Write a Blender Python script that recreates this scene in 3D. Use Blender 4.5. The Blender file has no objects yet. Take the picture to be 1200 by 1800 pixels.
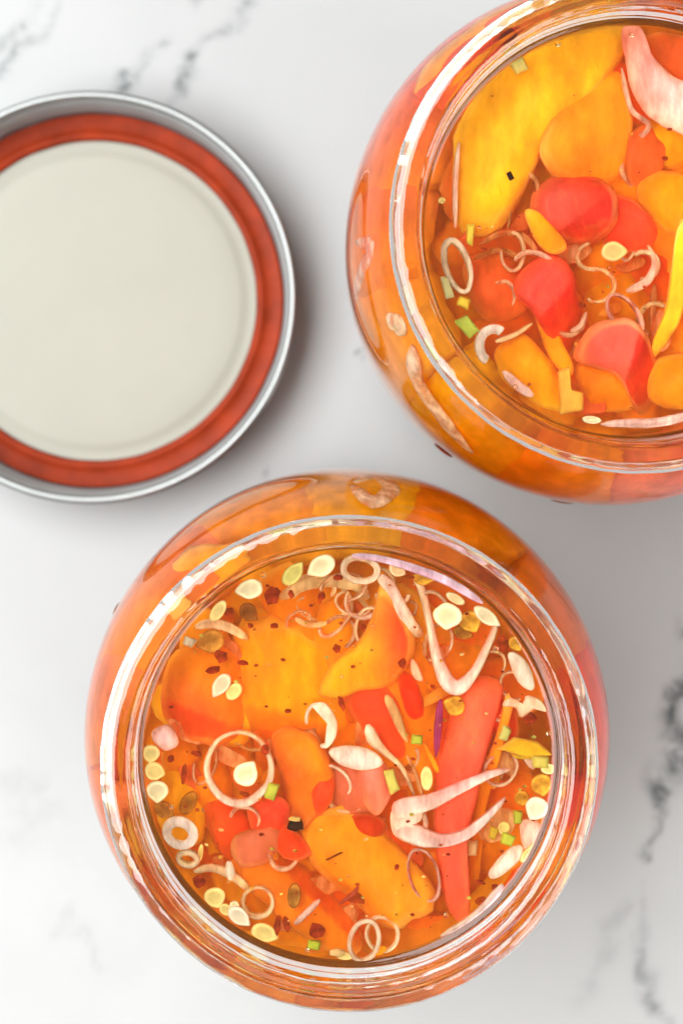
import bpy, math, random
from mathutils import Vector, noise
from math import sin, cos, pi, radians, sqrt, hypot, atan2

# ------------------------------------------------------------------ camera, world, lamps, exposure
S = bpy.context.scene
COL = S.collection
MM = 0.001
CAM_Z = 0.481                    # camera height over the marble
FPX = 3718.0                     # focal length in photograph pixels (1200 wide)
NX, NY = 565.0, 755.0            # the point of the photograph straight under the lens

cd = bpy.data.cameras.new('camera')
cam = bpy.data.objects.new('camera', cd)
COL.objects.link(cam)
cam.location = (0, 0, CAM_Z)
cd.sensor_fit = 'HORIZONTAL'
cd.sensor_width = 24.0
cd.lens = FPX / 1200.0 * 24.0
cd.shift_x = (600 - NX) / 1200.0
cd.shift_y = -(900 - NY) / 1200.0
cd.clip_start = 0.01
cd.clip_end = 20
cd.dof.use_dof = True
cd.dof.focus_distance = CAM_Z - 0.110
cd.dof.aperture_fstop = 17.0
S.camera = cam

world = bpy.data.worlds.new('World')
S.world = world
world.use_nodes = True
bg = world.node_tree.nodes['Background']
bg.inputs[0].default_value = (1.0, 0.915, 0.88, 1)
bg.inputs[1].default_value = 0.44


def area(name, loc, target, sx, sy, power, col):
    ld = bpy.data.lights.new(name, 'AREA')
    ld.shape = 'RECTANGLE'
    ld.size, ld.size_y = sx, sy
    ld.energy = power
    ld.color = col
    o = bpy.data.objects.new(name, ld)
    o.location = loc
    o.rotation_euler = (Vector(target) - Vector(loc)).to_track_quat('-Z', 'Y').to_euler()
    COL.objects.link(o)
    return o


area('window_light', (-0.56, 0.14, 1.10), (0, 0, 0.05), 1.5, 0.75, 30.0, (0.97, 0.99, 1.0))
area('reflector_light', (0.95, -0.55, 0.80), (0, 0, 0.05), 1.0, 0.8, 13.0, (1.0, 0.965, 0.93))

S.render.engine = 'CYCLES'
S.view_settings.view_transform = 'Standard'
S.view_settings.look = 'None'
S.view_settings.exposure = 0.46
S.view_settings.gamma = 1.0
S.cycles.use_denoising = True
S.cycles.max_bounces = 18
S.cycles.diffuse_bounces = 5
S.cycles.glossy_bounces = 6
S.cycles.transmission_bounces = 16
S.cycles.transparent_max_bounces = 32
S.cycles.sample_clamp_indirect = 10.0
S.cycles.volume_bounces = 8
S.cycles.blur_glossy = 0.6

# ------------------------------------------------------------------ materials


def new_mat(name):
    m = bpy.data.materials.new(name)
    m.use_nodes = True
    nt = m.node_tree
    nt.nodes.clear()
    out = nt.nodes.new('ShaderNodeOutputMaterial')
    return m, nt, out


def nd(nt, t, **kw):
    n = nt.nodes.new(t)
    for k, v in kw.items():
        if k.startswith('i_'):
            n.inputs[k[2:].replace('_', ' ')].default_value = v
        else:
            setattr(n, k, v)
    return n


def mat_food(name, rough=0.4, transl=0.0, transp=0.0, nscale=260, nvar=0.25, bump=0.15, sss=0.0, spec=0.05, streak=1.0, patch=0.0, relief=1.0):
    m, nt, out = new_mat(name)
    L = nt.links.new
    att = nd(nt, 'ShaderNodeAttribute', attribute_name='tone')
    tc = nd(nt, 'ShaderNodeTexCoord')
    mp = nd(nt, 'ShaderNodeMapping')
    mp.inputs['Scale'].default_value = (1, streak, 1)
    L(tc.outputs['Object'], mp.inputs[0])
    nz = nd(nt, 'ShaderNodeTexNoise', i_Scale=nscale, i_Detail=4.0, i_Roughness=0.6)
    L(mp.outputs[0], nz.inputs['Vector'])
    mr = nd(nt, 'ShaderNodeMapRange')
    mr.inputs[1].default_value, mr.inputs[2].default_value = 0.3, 0.7
    mr.inputs[3].default_value, mr.inputs[4].default_value = 1 - nvar, 1 + nvar
    L(nz.outputs[0], mr.inputs[0])
    mul = nd(nt, 'ShaderNodeVectorMath', operation='SCALE')
    L(att.outputs['Color'], mul.inputs[0])
    L(mr.outputs[0], mul.inputs['Scale'])
    if patch:
        n2 = nd(nt, 'ShaderNodeTexNoise', i_Scale=230.0, i_Detail=5.0, i_Roughness=0.7, i_Distortion=1.2)
        L(mp.outputs[0], n2.inputs['Vector'])
        m3 = nd(nt, 'ShaderNodeMapRange')
        m3.inputs[1].default_value, m3.inputs[2].default_value = 0.48, 0.78
        m3.inputs[3].default_value, m3.inputs[4].default_value = 0.0, patch
        L(n2.outputs[0], m3.inputs[0])
        pm = nd(nt, 'ShaderNodeMix', data_type='RGBA')
        L(m3.outputs[0], pm.inputs[0])
        L(mul.outputs[0], pm.inputs[6])
        pm.inputs[7].default_value = (1.0, 0.48, 0.06, 1)
        mul = pm
    colour = mul.outputs[2] if patch else mul.outputs[0]
    p = nd(nt, 'ShaderNodeBsdfPrincipled')
    L(colour, p.inputs['Base Color'])
    p.inputs['Roughness'].default_value = rough
    p.inputs['Specular IOR Level'].default_value = spec
    if sss:
        p.inputs['Subsurface Weight'].default_value = sss
        p.inputs['Subsurface Radius'].default_value = (1, 0.5, 0.25)
        p.inputs['Subsurface Scale'].default_value = 0.003
    bp = nd(nt, 'ShaderNodeBump')
    bp.inputs['Strength'].default_value = bump
    bp.inputs['Distance'].default_value = 0.0006 * relief
    L(nz.outputs[0], bp.inputs['Height'])
    L(bp.outputs[0], p.inputs['Normal'])
    last = p.outputs[0]
    if transl:
        tr = nd(nt, 'ShaderNodeBsdfTranslucent')
        L(colour, tr.inputs[0])
        mx = nd(nt, 'ShaderNodeMixShader')
        mx.inputs[0].default_value = transl
        L(last, mx.inputs[1]); L(tr.outputs[0], mx.inputs[2])
        last = mx.outputs[0]
    if transp:
        tp = nd(nt, 'ShaderNodeBsdfTransparent')
        L(att.outputs['Color'], tp.inputs[0])
        mx = nd(nt, 'ShaderNodeMixShader')
        # uneven see-through flesh
        m2 = nd(nt, 'ShaderNodeMapRange')
        m2.inputs[1].default_value, m2.inputs[2].default_value = 0.3, 0.7
        m2.inputs[3].default_value, m2.inputs[4].default_value = min(0.95, transp * 2.1), transp * 0.15
        L(nz.outputs[0], m2.inputs[0])
        L(m2.outputs[0], mx.inputs[0])
        L(last, mx.inputs[1]); L(tp.outputs[0], mx.inputs[2])
        last = mx.outputs[0]
    L(last, out.inputs[0])
    return m


M_PEPPER = mat_food('pepper_flesh', rough=0.3, transp=0.17, patch=0.18, streak=0.45, relief=1.5, nscale=170, nvar=0.14, bump=0.7, spec=0.05)
M_ONION = mat_food('onion_flesh', rough=0.3, transp=0.30, nscale=420, nvar=0.12, bump=0.1, streak=0.35)
M_ONION_CLEAR = mat_food('onion_clear_flesh', rough=0.35, transp=0.5, nscale=380, nvar=0.15, bump=0.1, streak=0.35)
M_SEED = mat_food('seed_coat', rough=0.5, nscale=500, nvar=0.1, bump=0.15)
M_SEED_CLEAR = mat_food('seed_soaked_coat', rough=0.4, transl=0.1, transp=0.3, nscale=500, nvar=0.2, bump=0.15)
M_FLAKE = mat_food('chili_skin', rough=0.4, transl=0.15, transp=0.35, nscale=600, nvar=0.35, bump=0.3)
M_GREEN = mat_food('scallion_flesh', rough=0.4, transl=0.1, nscale=600, nvar=0.18, bump=0.2, streak=0.3)

# clear jar glass
M_GLASS, nt, out = new_mat('jar_glass')
g = nd(nt, 'ShaderNodeBsdfGlass')
g.inputs['Color'].default_value = (0.985, 0.995, 0.99, 1)
g.inputs['Roughness'].default_value = 0.0
g.inputs['IOR'].default_value = 1.5
nt.links.new(g.outputs[0], out.inputs[0])

# the wet inside of the jar: glass against brine instead of glass against air
M_WET, nt, out = new_mat('jar_glass_wet_side')
g = nd(nt, 'ShaderNodeBsdfGlass')
g.inputs['Color'].default_value = (1, 1, 1, 1)
g.inputs['Roughness'].default_value = 0.0
g.inputs['IOR'].default_value = 1.5 / 1.36
nt.links.new(g.outputs[0], out.inputs[0])

# orange pickling brine: clear, takes green and blue out with depth
M_BRINE, nt, out = new_mat('brine')
g = nd(nt, 'ShaderNodeBsdfGlass')
g.inputs['Color'].default_value = (1, 1, 1, 1)
g.inputs['Roughness'].default_value = 0.0
g.inputs['IOR'].default_value = 1.36
tc = nd(nt, 'ShaderNodeTexCoord')
nz = nd(nt, 'ShaderNodeTexNoise', i_Scale=55.0, i_Detail=2.0)
bp = nd(nt, 'ShaderNodeBump')
bp.inputs['Strength'].default_value = 0.05
bp.inputs['Distance'].default_value = 0.001
nt.links.new(tc.outputs['Object'], nz.inputs['Vector'])
nt.links.new(nz.outputs[0], bp.inputs['Height'])
nt.links.new(bp.outputs[0], g.inputs['Normal'])
# against the glass there is no air: the wet wall of the jar does the bending there
tb = nd(nt, 'ShaderNodeBsdfTransparent')
sa = nd(nt, 'ShaderNodeAttribute', attribute_name='touches_glass')
gt = nd(nt, 'ShaderNodeMath', operation='GREATER_THAN')
gt.inputs[1].default_value = 0.5
nt.links.new(sa.outputs['Fac'], gt.inputs[0])
mx = nd(nt, 'ShaderNodeMixShader')
nt.links.new(gt.outputs[0], mx.inputs[0])
nt.links.new(g.outputs[0], mx.inputs[1])
nt.links.new(tb.outputs[0], mx.inputs[2])
nt.links.new(mx.outputs[0], out.inputs[0])
va = nd(nt, 'ShaderNodeVolumeAbsorption')
va.inputs['Color'].default_value = (0.998, 0.77, 0.0, 1)
va.inputs['Density'].default_value = 95.0
vs = nd(nt, 'ShaderNodeVolumeScatter')
vs.inputs['Color'].default_value = (1.0, 0.34, 0.008, 1)
vs.inputs['Density'].default_value = 58.0
vs.inputs['Anisotropy'].default_value = 0.3
ad = nd(nt, 'ShaderNodeAddShader')
nt.links.new(va.outputs[0], ad.inputs[0])
nt.links.new(vs.outputs[0], ad.inputs[1])
nt.links.new(ad.outputs[0], out.inputs['Volume'])

# small drops of oily brine on the outside of the glass
M_DROP, nt, out = new_mat('brine_drop')
g = nd(nt, 'ShaderNodeBsdfGlass')
g.inputs['Color'].default_value = (0.85, 0.45, 0.22, 1)
g.inputs['IOR'].default_value = 1.36
g.inputs['Roughness'].default_value = 0.02
nt.links.new(g.outputs[0], out.inputs[0])

M_DROP_CLEAR, nt, out = new_mat('bubble_film')
g = nd(nt, 'ShaderNodeBsdfGlass')
g.inputs['Color'].default_value = (1, 0.95, 0.85, 1)
g.inputs['IOR'].default_value = 1.34
g.inputs['Roughness'].default_value = 0.0
nt.links.new(g.outputs[0], out.inputs[0])


def mat_plain(name, col, rough, metal=0.0, nscale=300, nvar=0.08, bump=0.05, spec=0.5, rvar=0.1):
    m, nt, out = new_mat(name)
    L = nt.links.new
    tc = nd(nt, 'ShaderNodeTexCoord')
    nz = nd(nt, 'ShaderNodeTexNoise', i_Scale=nscale, i_Detail=5.0, i_Roughness=0.6)
    L(tc.outputs['Object'], nz.inputs['Vector'])
    mr = nd(nt, 'ShaderNodeMapRange')
    mr.inputs[1].default_value, mr.inputs[2].default_value = 0.3, 0.7
    mr.inputs[3].default_value, mr.inputs[4].default_value = 1 - nvar, 1 + nvar
    L(nz.outputs[0], mr.inputs[0])
    sc = nd(nt, 'ShaderNodeVectorMath', operation='SCALE')
    sc.inputs[0].default_value = col
    L(mr.outputs[0], sc.inputs['Scale'])
    p = nd(nt, 'ShaderNodeBsdfPrincipled')
    L(sc.outputs[0], p.inputs['Base Color'])
    p.inputs['Metallic'].default_value = metal
    p.inputs['Specular IOR Level'].default_value = spec
    m2 = nd(nt, 'ShaderNodeMapRange')
    m2.inputs[3].default_value, m2.inputs[4].default_value = rough - rvar, rough + rvar
    L(nz.outputs[0], m2.inputs[0])
    L(m2.outputs[0], p.inputs['Roughness'])
    bp = nd(nt, 'ShaderNodeBump')
    bp.inputs['Strength'].default_value = bump
    bp.inputs['Distance'].default_value = 0.0004
    L(nz.outputs[0], bp.inputs['Height'])
    L(bp.outputs[0], p.inputs['Normal'])
    L(p.outputs[0], out.inputs[0])
    return m


M_METAL = mat_plain('lid_tinned_steel', (0.27, 0.28, 0.275), 0.42, 1.0, 220, 0.06, 0.03)
M_LACQUER = mat_plain('lid_grey_lacquer', (0.25, 0.262, 0.262), 0.42, 0.0, 200, 0.08, 0.04, spec=0.5)
M_SEAL = mat_plain('lid_red_sealant', (0.225, 0.024, 0.005), 0.55, 0.0, 130, 0.26, 0.25, spec=0.12)
M_ENAMEL = mat_plain('lid_cream_enamel', (0.285, 0.282, 0.236), 0.45, 0.0, 40, 0.03, 0.02, spec=0.2)

# white marble with grey veins; the places of the veins are a mesh attribute, broken up by noise
M_MARBLE, nt, out = new_mat('white_marble')
L = nt.links.new
tc = nd(nt, 'ShaderNodeTexCoord')
att = nd(nt, 'ShaderNodeAttribute', attribute_name='vein')
att2 = nd(nt, 'ShaderNodeAttribute', attribute_name='cloud')
n1 = nd(nt, 'ShaderNodeTexNoise', i_Scale=130.0, i_Detail=6.0, i_Roughness=0.65, i_Distortion=0.6)
n2 = nd(nt, 'ShaderNodeTexNoise', i_Scale=24.0, i_Detail=5.0, i_Roughness=0.6, i_Distortion=0.8)
n3 = nd(nt, 'ShaderNodeTexNoise', i_Scale=900.0, i_Detail=2.0)
for n in (n1, n2, n3):
    L(tc.outputs['Object'], n.inputs['Vector'])
brk = nd(nt, 'ShaderNodeMapRange')
brk.inputs[1].default_value, brk.inputs[2].default_value = 0.36, 0.58
L(n1.outputs[0], brk.inputs[0])
vm = nd(nt, 'ShaderNodeMath', operation='MULTIPLY')
L(att.outputs['Fac'], vm.inputs[0]); L(brk.outputs[0], vm.inputs[1])
cl = nd(nt, 'ShaderNodeMapRange')
cl.inputs[1].default_value, cl.inputs[2].default_value = 0.45, 0.8
L(n2.outputs[0], cl.inputs[0])
cm = nd(nt, 'ShaderNodeMath', operation='MULTIPLY_ADD')
L(cl.outputs[0], cm.inputs[0]); cm.inputs[1].default_value = 0.30
L(att2.outputs['Fac'], cm.inputs[2])
mxa = nd(nt, 'ShaderNodeMix', data_type='RGBA')
mxa.inputs[6].default_value = (0.315, 0.322, 0.320, 1)
mxa.inputs[7].default_value = (0.255, 0.268, 0.270, 1)
L(cm.outputs[0], mxa.inputs[0])
mxb = nd(nt, 'ShaderNodeMix', data_type='RGBA')
mxb.inputs[7].default_value = (0.045, 0.052, 0.055, 1)
L(mxa.outputs[2], mxb.inputs[6])
L(vm.outputs[0], mxb.inputs[0])
p = nd(nt, 'ShaderNodeBsdfPrincipled')
L(mxb.outputs[2], p.inputs['Base Color'])
p.inputs['Roughness'].default_value = 0.38
p.inputs['Specular IOR Level'].default_value = 0.35
bp = nd(nt, 'ShaderNodeBump')
bp.inputs['Strength'].default_value = 0.03
bp.inputs['Distance'].default_value = 0.0003
L(n3.outputs[0], bp.inputs['Height'])
L(bp.outputs[0], p.inputs['Normal'])
L(p.outputs[0], out.inputs[0])

# ------------------------------------------------------------------ helpers


def link(name, verts, faces, mat, loc=(0, 0, 0), parent=None, tones=None, smooth=True, attrs=None):
    me = bpy.data.meshes.new(name)
    me.from_pydata(verts, [], faces)
    if tones is not None:
        a = me.color_attributes.new('tone', 'FLOAT_COLOR', 'POINT')
        flat = []
        for c in tones:
            flat += [c[0], c[1], c[2], 1.0]
        a.data.foreach_set('color', flat)
    for k, v in (attrs or {}).items():
        a = me.attributes.new(k, 'FLOAT', 'POINT')
        a.data.foreach_set('value', v)
    if smooth:
        me.polygons.foreach_set('use_smooth', [True] * len(me.polygons))
    me.update()
    me.materials.append(mat)
    o = bpy.data.objects.new(name, me)
    o.location = loc
    COL.objects.link(o)
    if parent:
        o.parent = parent
    return o


def tag(o, label, cat, group=None, kind=None):
    if label:
        o['label'] = label
    if cat:
        o['category'] = cat
    if group:
        o['group'] = group
    if kind:
        o['kind'] = kind
    return o


def at(px, py, z):
    """photograph pixel -> world point at height z (metres)"""
    k = (CAM_Z - z) / FPX
    return Vector(((px - NX) * k, -(py - NY) * k, z))


def lathe(name, prof, mat, seg=128, loc=(0, 0, 0), parent=None, wob=None, closed=False):
    """revolve a profile of (r, z) in mm; r == 0 ends are capped by a pole"""
    verts, faces, rows = [], [], []
    for i, (r, z) in enumerate(prof):
        if r < 1e-6:
            rows.append([len(verts)])
            verts.append((0, 0, z * MM))
            continue
        row = []
        for s in range(seg):
            a = 2 * pi * s / seg
            rr, zz = (r, z) if wob is None else wob(r, z, a, i)
            row.append(len(verts))
            verts.append((rr * cos(a) * MM, rr * sin(a) * MM, zz * MM))
        rows.append(row)
    n = len(rows)
    for i in range(n if closed else n - 1):
        a, b = rows[i], rows[(i + 1) % n]
        if len(a) == 1 and len(b) == 1:
            continue
        for s in range(seg):
            t = (s + 1) % seg
            if len(a) == 1:
                faces.append((a[0], b[t], b[s]))
            elif len(b) == 1:
                faces.append((a[s], a[t], b[0]))
            else:
                faces.append((a[s], a[t], b[t], b[s]))
    return link(name, verts, faces, mat, loc, parent)


def arc(cx, cz, r, a0, a1, n):
    return [(cx + r * cos(radians(a0 + (a1 - a0) * i / n)), cz + r * sin(radians(a0 + (a1 - a0) * i / n))) for i in range(n + 1)]


def smooth_prof(pts, n):
    """Catmull-Rom through (r, z) points"""
    outp = []
    for i in range(len(pts) - 1):
        p0, p1, p2, p3 = pts[max(i - 1, 0)], pts[i], pts[i + 1], pts[min(i + 2, len(pts) - 1)]
        for k in range(n):
            t = k / n
            outp.append(tuple(0.5 * (2 * p1[j] + (p2[j] - p0[j]) * t + (2 * p0[j] - 5 * p1[j] + 4 * p2[j] - p3[j]) * t * t
                                     + (3 * p1[j] - p0[j] - 3 * p2[j] + p3[j]) * t ** 3) for j in range(2)))
    outp.append(tuple(pts[-1]))
    return outp


# ------------------------------------------------------------------ marble counter
VEINS = [  # photograph pixels of each vein (x, y, half width px, darkness), at table height
    [(1215, 1120, 16, .6), (1202, 1200, 22, .9), (1192, 1245, 16, 1.1), (1180, 1330, 26, 1.5), (1170, 1390, 22, 1.4), (1160, 1430, 10, .6), (1140, 1480, 8, .4)],
    
    [(1137, 1490, 7, .7), (1134, 1510, 6, .6)],
    [(1125, 1560, 8, .12), (1130, 1650, 12, .25), (1140, 1715, 14, .45), (1155, 1780, 14, .5), (1175, 1830, 12, .4)],
    [(1090, 1600, 16, .14), (1060, 1680, 22, .16), (1020, 1760, 22, .12)],
    [(345, 85, 10, .65), (335, 110, 15, .95), (325, 135, 12, .8), (315, 160, 12, .6), (300, 190, 9, .3)],
    [(365, -8, 12, .9), (355, 4, 10, .7)], [(440, -5, 14, .5), (415, 20, 10, .35), (395, 35, 9, .35), (350, 75, 8, .18)],
    [(225, 128, 9, .6), (222, 150, 11, .85), (215, 165, 8, .5)],
    [(290, 65, 10, .35), (272, 78, 9, .3), (235, 115, 7, .2)],
    [(60, -5, 12, .4), (38, 30, 13, .35), (15, 60, 14, .35), (-10, 100, 12, .3)],
    [(100, 0, 10, .25), (75, 40, 10, .3), (40, 72, 10, .4), (18, 115, 10, .45), (-5, 135, 8, .3)],
    [(460, 834, 5, .55), (466, 838, 5, .5)], [(624, 627, 4, .8), (628, 628, 4, .7)],
    [(118, 1605, 20, .14), (90, 1640, 18, .12), (135, 1640, 14, .14), (170, 1700, 10, .10)],
    [(30, 1370, 40, .10), (80, 1420, 40, .10), (20, 1480, 40, .08)],
    [(700, 1240, 12, .3), (560, 1500, 16, .4)], [(-120, 700, 20, .5), (-260, 1000, 26, .6), (-300, 1300, 20, .5)],
    [(1500, 300, 22, .6), (1380, 760, 22, .7), (1300, 980, 16, .6)], [(700, -400, 24, .6), (560, -200, 18, .6), (470, -60, 14, .5)],
    [(200, 2300, 24, .6), (420, 2060, 20, .6), (520, 1900, 16, .3)],
]


def build_marble():
    segs = []
    for v in VEINS:
        q = []
        for (x, y, w, d) in v:
            p = at(x, y, 0)
            q.append((p.x, p.y, w / FPX * CAM_Z, d))
        segs += list(zip(q[:-1], q[1:]))

    def axis(lo, hi, step, far):
        a = []
        x = lo
        while x < hi:
            a.append(x); x += step
        a.append(hi)
        k = step
        pre, post = [], []
        x0, x1 = lo, hi
        while x1 < far:
            k *= 1.5
            x0 -= k; x1 += k
            pre.insert(0, x0); post.append(x1)
        return pre + a + post
    xs = axis(-0.105, 0.105, 0.0013, 0.55)
    ys = axis(-0.15, 0.135, 0.0013, 0.6)
    verts, vein, cloud = [], [], []
    for y in ys:
        for x in xs:
            verts.append((x, y, 0.0))
            wx = x + 0.004 * noise.noise(Vector((x * 90, y * 90, 3.1))) + 0.0016 * noise.noise(Vector((x * 300, y * 300, 7.7)))
            wy = y + 0.004 * noise.noise(Vector((x * 90, y * 90, 9.4))) + 0.0016 * noise.noise(Vector((x * 300, y * 300, 1.2)))
            val = 0.0
            for (a, b) in segs:
                if abs(wx - (a[0] + b[0]) / 2) > abs(a[0] - b[0]) / 2 + 4 * max(a[2], b[2]) or abs(wy - (a[1] + b[1]) / 2) > abs(a[1] - b[1]) / 2 + 4 * max(a[2], b[2]):
                    continue
                ex, ey = b[0] - a[0], b[1] - a[1]
                t = max(0, min(1, ((wx - a[0]) * ex + (wy - a[1]) * ey) / (ex * ex + ey * ey)))
                d = hypot(wx - a[0] - t * ex, wy - a[1] - t * ey)
                w = a[2] + (b[2] - a[2]) * t
                s = a[3] + (b[3] - a[3]) * t
                val = max(val, min(1.0, 1.3 * s) * math.exp(-(d / (w * 0.95)) ** 2))
            vein.append(val)
            cloud.append(min(0.5, val * 0.5) + 0.18 * max(0, noise.noise(Vector((x * 22, y * 12, 5.0)))))
    nx = len(xs)
    faces = []
    for j in range(len(ys) - 1):
        for i in range(nx - 1):
            k = j * nx + i
            faces.append((k, k + 1, k + nx + 1, k + nx))
    o = link('marble_countertop', verts, faces, M_MARBLE, attrs={'vein': vein, 'cloud': cloud})
    tag(o, 'white marble countertop with soft grey veins', None, kind='structure')


build_marble()

# ------------------------------------------------------------------ jars
RIM_Z = 120.0                    # mm
BRINE_Z = 110.5
JARS = {}


def make_jar(key, px, py, rot, label, brine_label, seed):
    c = at(px, py, RIM_Z * MM)
    c.z = 0.0
    JARS[key] = c
    outer = smooth_prof([(30.0, 1.6), (36, 0.3), (40.5, 0.6), (44.5, 4.0), (46.8, 12), (48.6, 30), (49.6, 55), (49.7, 74), (49.0, 86), (47.2, 94), (44.6, 99.5), (42.0, 102.6), (40.4, 104.6)], 5)
    neck = smooth_prof([(40.4, 104.6), (40.9, 106.0), (40.6, 107.5), (40.4, 109), (40.4, 111), (40.4, 113), (40.4, 115), (40.6, 116.6)], 5)[1:]
    lip = smooth_prof([(40.6, 116.6), (42.2, 117.4), (42.7, 118.5), (42.0, 119.5), (40.7, 119.95), (39.4, 120.05), (38.3, 119.95), (37.5, 119.4), (37.2, 118.4)], 5)[1:]
    inner = smooth_prof([(37.2, 118.4), (37.0, 115), (36.8, 110.5), (36.8, 106), (38.2, 102), (41.0, 98.6), (43.6, 93.5), (45.2, 86), (45.9, 74), (45.8, 55), (44.8, 30), (43.2, 13), (41, 7.2), (36, 4.6), (20, 5.2)], 5)[1:]
    prof = [(0, 3.0), (15, 2.6)] + outer + neck + lip + inner + [(0, 6.0)]
    n_out, n_neck = 2 + len(outer), 2 + len(outer) + len(neck)
    n_lip = n_neck + len(lip)

    def wob(r, z, a, i):
        if n_out <= i < n_neck:                      # two turns of screw thread, each fading in and out
            for k in range(2):
                t = ((a + rot + k * pi) % (2 * pi)) / (2 * pi)
                zc = 108.0 + 6.2 * t
                f = math.exp(-((z - zc) / 0.9) ** 2) * min(1, 6 * t, 6 * (1 - t))
                r += 1.6 * f
        w = noise.noise(Vector((cos(a) * 2.2 + seed, sin(a) * 2.2, z * 0.03)))
        r += 0.14 * w
        if n_neck - 4 <= i < n_lip + 6:              # hand-worn, wet lip
            v = Vector((cos(a) * 16 + seed, sin(a) * 16, z * 0.5))
            r += 0.08 * noise.noise(v) + 0.03 * noise.noise(v * 2.2)
            z += 0.12 * noise.noise(v * 1.3) + 0.08 * max(0, noise.noise(v * 2.2)) + 0.08 * noise.noise(Vector((cos(a) * 3, sin(a) * 3, seed)))
        return r, z
    jar = lathe('mason_jar', prof, M_GLASS, 320, c, wob=wob)
    tag(jar, label, 'jar', 'open jars of pickled peppers')
    jar.data.materials.append(M_WET)
    seg = 320
    first = n_lip + next(i for i, q in enumerate(inner) if q[1] < BRINE_Z + 1.0)
    base_faces = seg                                   # the pole row at the bottom
    for f in jar.data.polygons:
        k = (f.index - base_faces) // seg + 1          # profile row this face starts from
        if k >= first:
            f.material_index = 1

    # brine fills the inside and runs 0.25 mm into the glass so that no air lies between
    e = 0.25
    wet = smooth_prof([(36, 4.6 - e), (41 + e, 7.2 - e), (43.2 + e, 13), (44.8 + e, 30), (45.8 + e, 55), (45.9 + e, 74), (45.2 + e, 86), (43.6 + e, 93.5), (41.0 + e, 98.6), (38.2 + e, 102), (36.8 + e, 106)], 5)
    top = [(36.8 + e, 108), (36.8 + e, BRINE_Z), (36.8 + e, BRINE_Z + 0.9), (36.5, BRINE_Z + 0.55), (36.1, BRINE_Z + 0.3), (35.5, BRINE_Z + 0.14), (34.5, BRINE_Z + 0.03), (33, BRINE_Z), (24, BRINE_Z), (12, BRINE_Z)]
    b = lathe('brine', [(0, 6.0 - e), (20, 5.2 - e)] + wet + top + [(0, BRINE_Z)], M_BRINE, 160, c)
    tag(b, brine_label, 'brine', 'orange pickling brine')
    at_ = b.data.attributes.new('touches_glass', 'FLOAT', 'POINT')
    vals = []
    for v in b.data.vertices:
        r, z = hypot(v.co.x, v.co.y) / MM, v.co.z / MM
        vals.append(1.0 if (z < BRINE_Z - 1.2 or r > 36.8 + e * 0.8) else 0.0)
    at_.data.foreach_set('value', vals)


make_jar('L', 614, 1345, 0.6, 'wholly visible glass jar of pickled peppers, the lower of the two', 'clear orange brine full of seeds inside the lower jar', 1.3)
make_jar('U', 1124, 393, 2.2, 'glass jar of pickled peppers cut off by the upper photo corner', 'clear orange brine inside the upper, cropped jar', 8.1)

# ------------------------------------------------------------------ lid lying open side up
LID = at(158, 522, 0.015)
lid = bpy.data.objects.new('jar_lid', None)
COL.objects.link(lid)
lid.location = (LID.x, LID.y, 0.0)
tag(lid, 'upturned metal jar lid with cream inside and red sealing ring, on the marble', 'lid')
band = [(44.9, 0.9), (45.0, 2.2), (44.7, 3.0), (45.1, 4.0), (44.7, 5.2), (45.1, 6.6), (44.7, 8.0), (45.1, 9.6), (44.8, 11.2), (44.9, 12.6)]
roll = arc(44.75, 13.9, 0.95, -75, 230, 14)
inn = [(44.15, 11.6), (44.15, 8.0), (44.1, 5.0), (44.1, 2.6)]
lathe('screw_band', [(40, 0.2), (43.4, 0.25), (44.5, 0.45)] + band + roll + inn + [(42.9, 1.7), (41.0, 1.5), (40.0, 1.5)], M_METAL, 200, parent=lid, closed=True,
      wob=lambda r, z, a, i: (r + 0.08 * noise.noise(Vector((cos(a) * 3, sin(a) * 3, z * 0.2))), z))
lathe('inner_wall', [(44.08, 12.6), (43.5, 12.2), (43.45, 11.2), (43.75, 10.6), (43.75, 9.6), (43.1, 8.8), (43.0, 8.0), (43.6, 7.2), (43.6, 5.8), (42.9, 5.0), (42.7, 3.6), (42.6, 1.8), (44.05, 1.7)], M_LACQUER, 200, parent=lid, closed=True,
      wob=lambda r, z, a, i: (r, z + (0.5 * sin(a) if 1 < i < 9 else 0)))
lathe('sealing_ring', [(36.2, 1.6), (36.5, 2.4), (37.0, 2.9), (37.8, 2.85), (38.3, 2.35), (39.0, 2.1), (40.0, 2.1), (41.0, 2.2), (41.7, 2.5), (42.1, 2.6), (42.4, 2.2), (42.3, 1.75), (40, 1.55)], M_SEAL, 200, parent=lid, closed=True,
      wob=lambda r, z, a, i: (r + 0.16 * noise.noise(Vector((cos(a) * 5, sin(a) * 5, 2.0 + i * 0.05))), z + (0.10 * noise.noise(Vector((cos(a) * 9, sin(a) * 9, 4.0))) if i < 11 else 0)))
lathe('enamelled_disc', [(0, 2.0), (15, 2.0), (28, 2.0), (32.0, 1.95), (33.2, 1.75), (34.0, 1.35), (35.2, 1.3), (36.6, 1.35), (38.5, 1.35), (38.5, 0.6), (20, 0.6), (0, 0.6)], M_ENAMEL, 160, parent=lid)

# ------------------------------------------------------------------ food in the jars
N_BRINE = 1.36


def under(px, py, depth):
    """photograph pixel -> point `depth` mm under the brine (light bends at its surface)"""
    zl = BRINE_Z * MM
    p = at(px, py, zl)
    d = (p - Vector((0, 0, CAM_Z))).normalized()
    h = Vector((d.x, d.y, 0)) / N_BRINE
    hz = sqrt(max(1e-6, 1 - h.length_squared))
    k = depth * MM / hz
    return Vector((p.x + h.x * k, p.y + h.y * k, zl - depth * MM))


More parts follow.
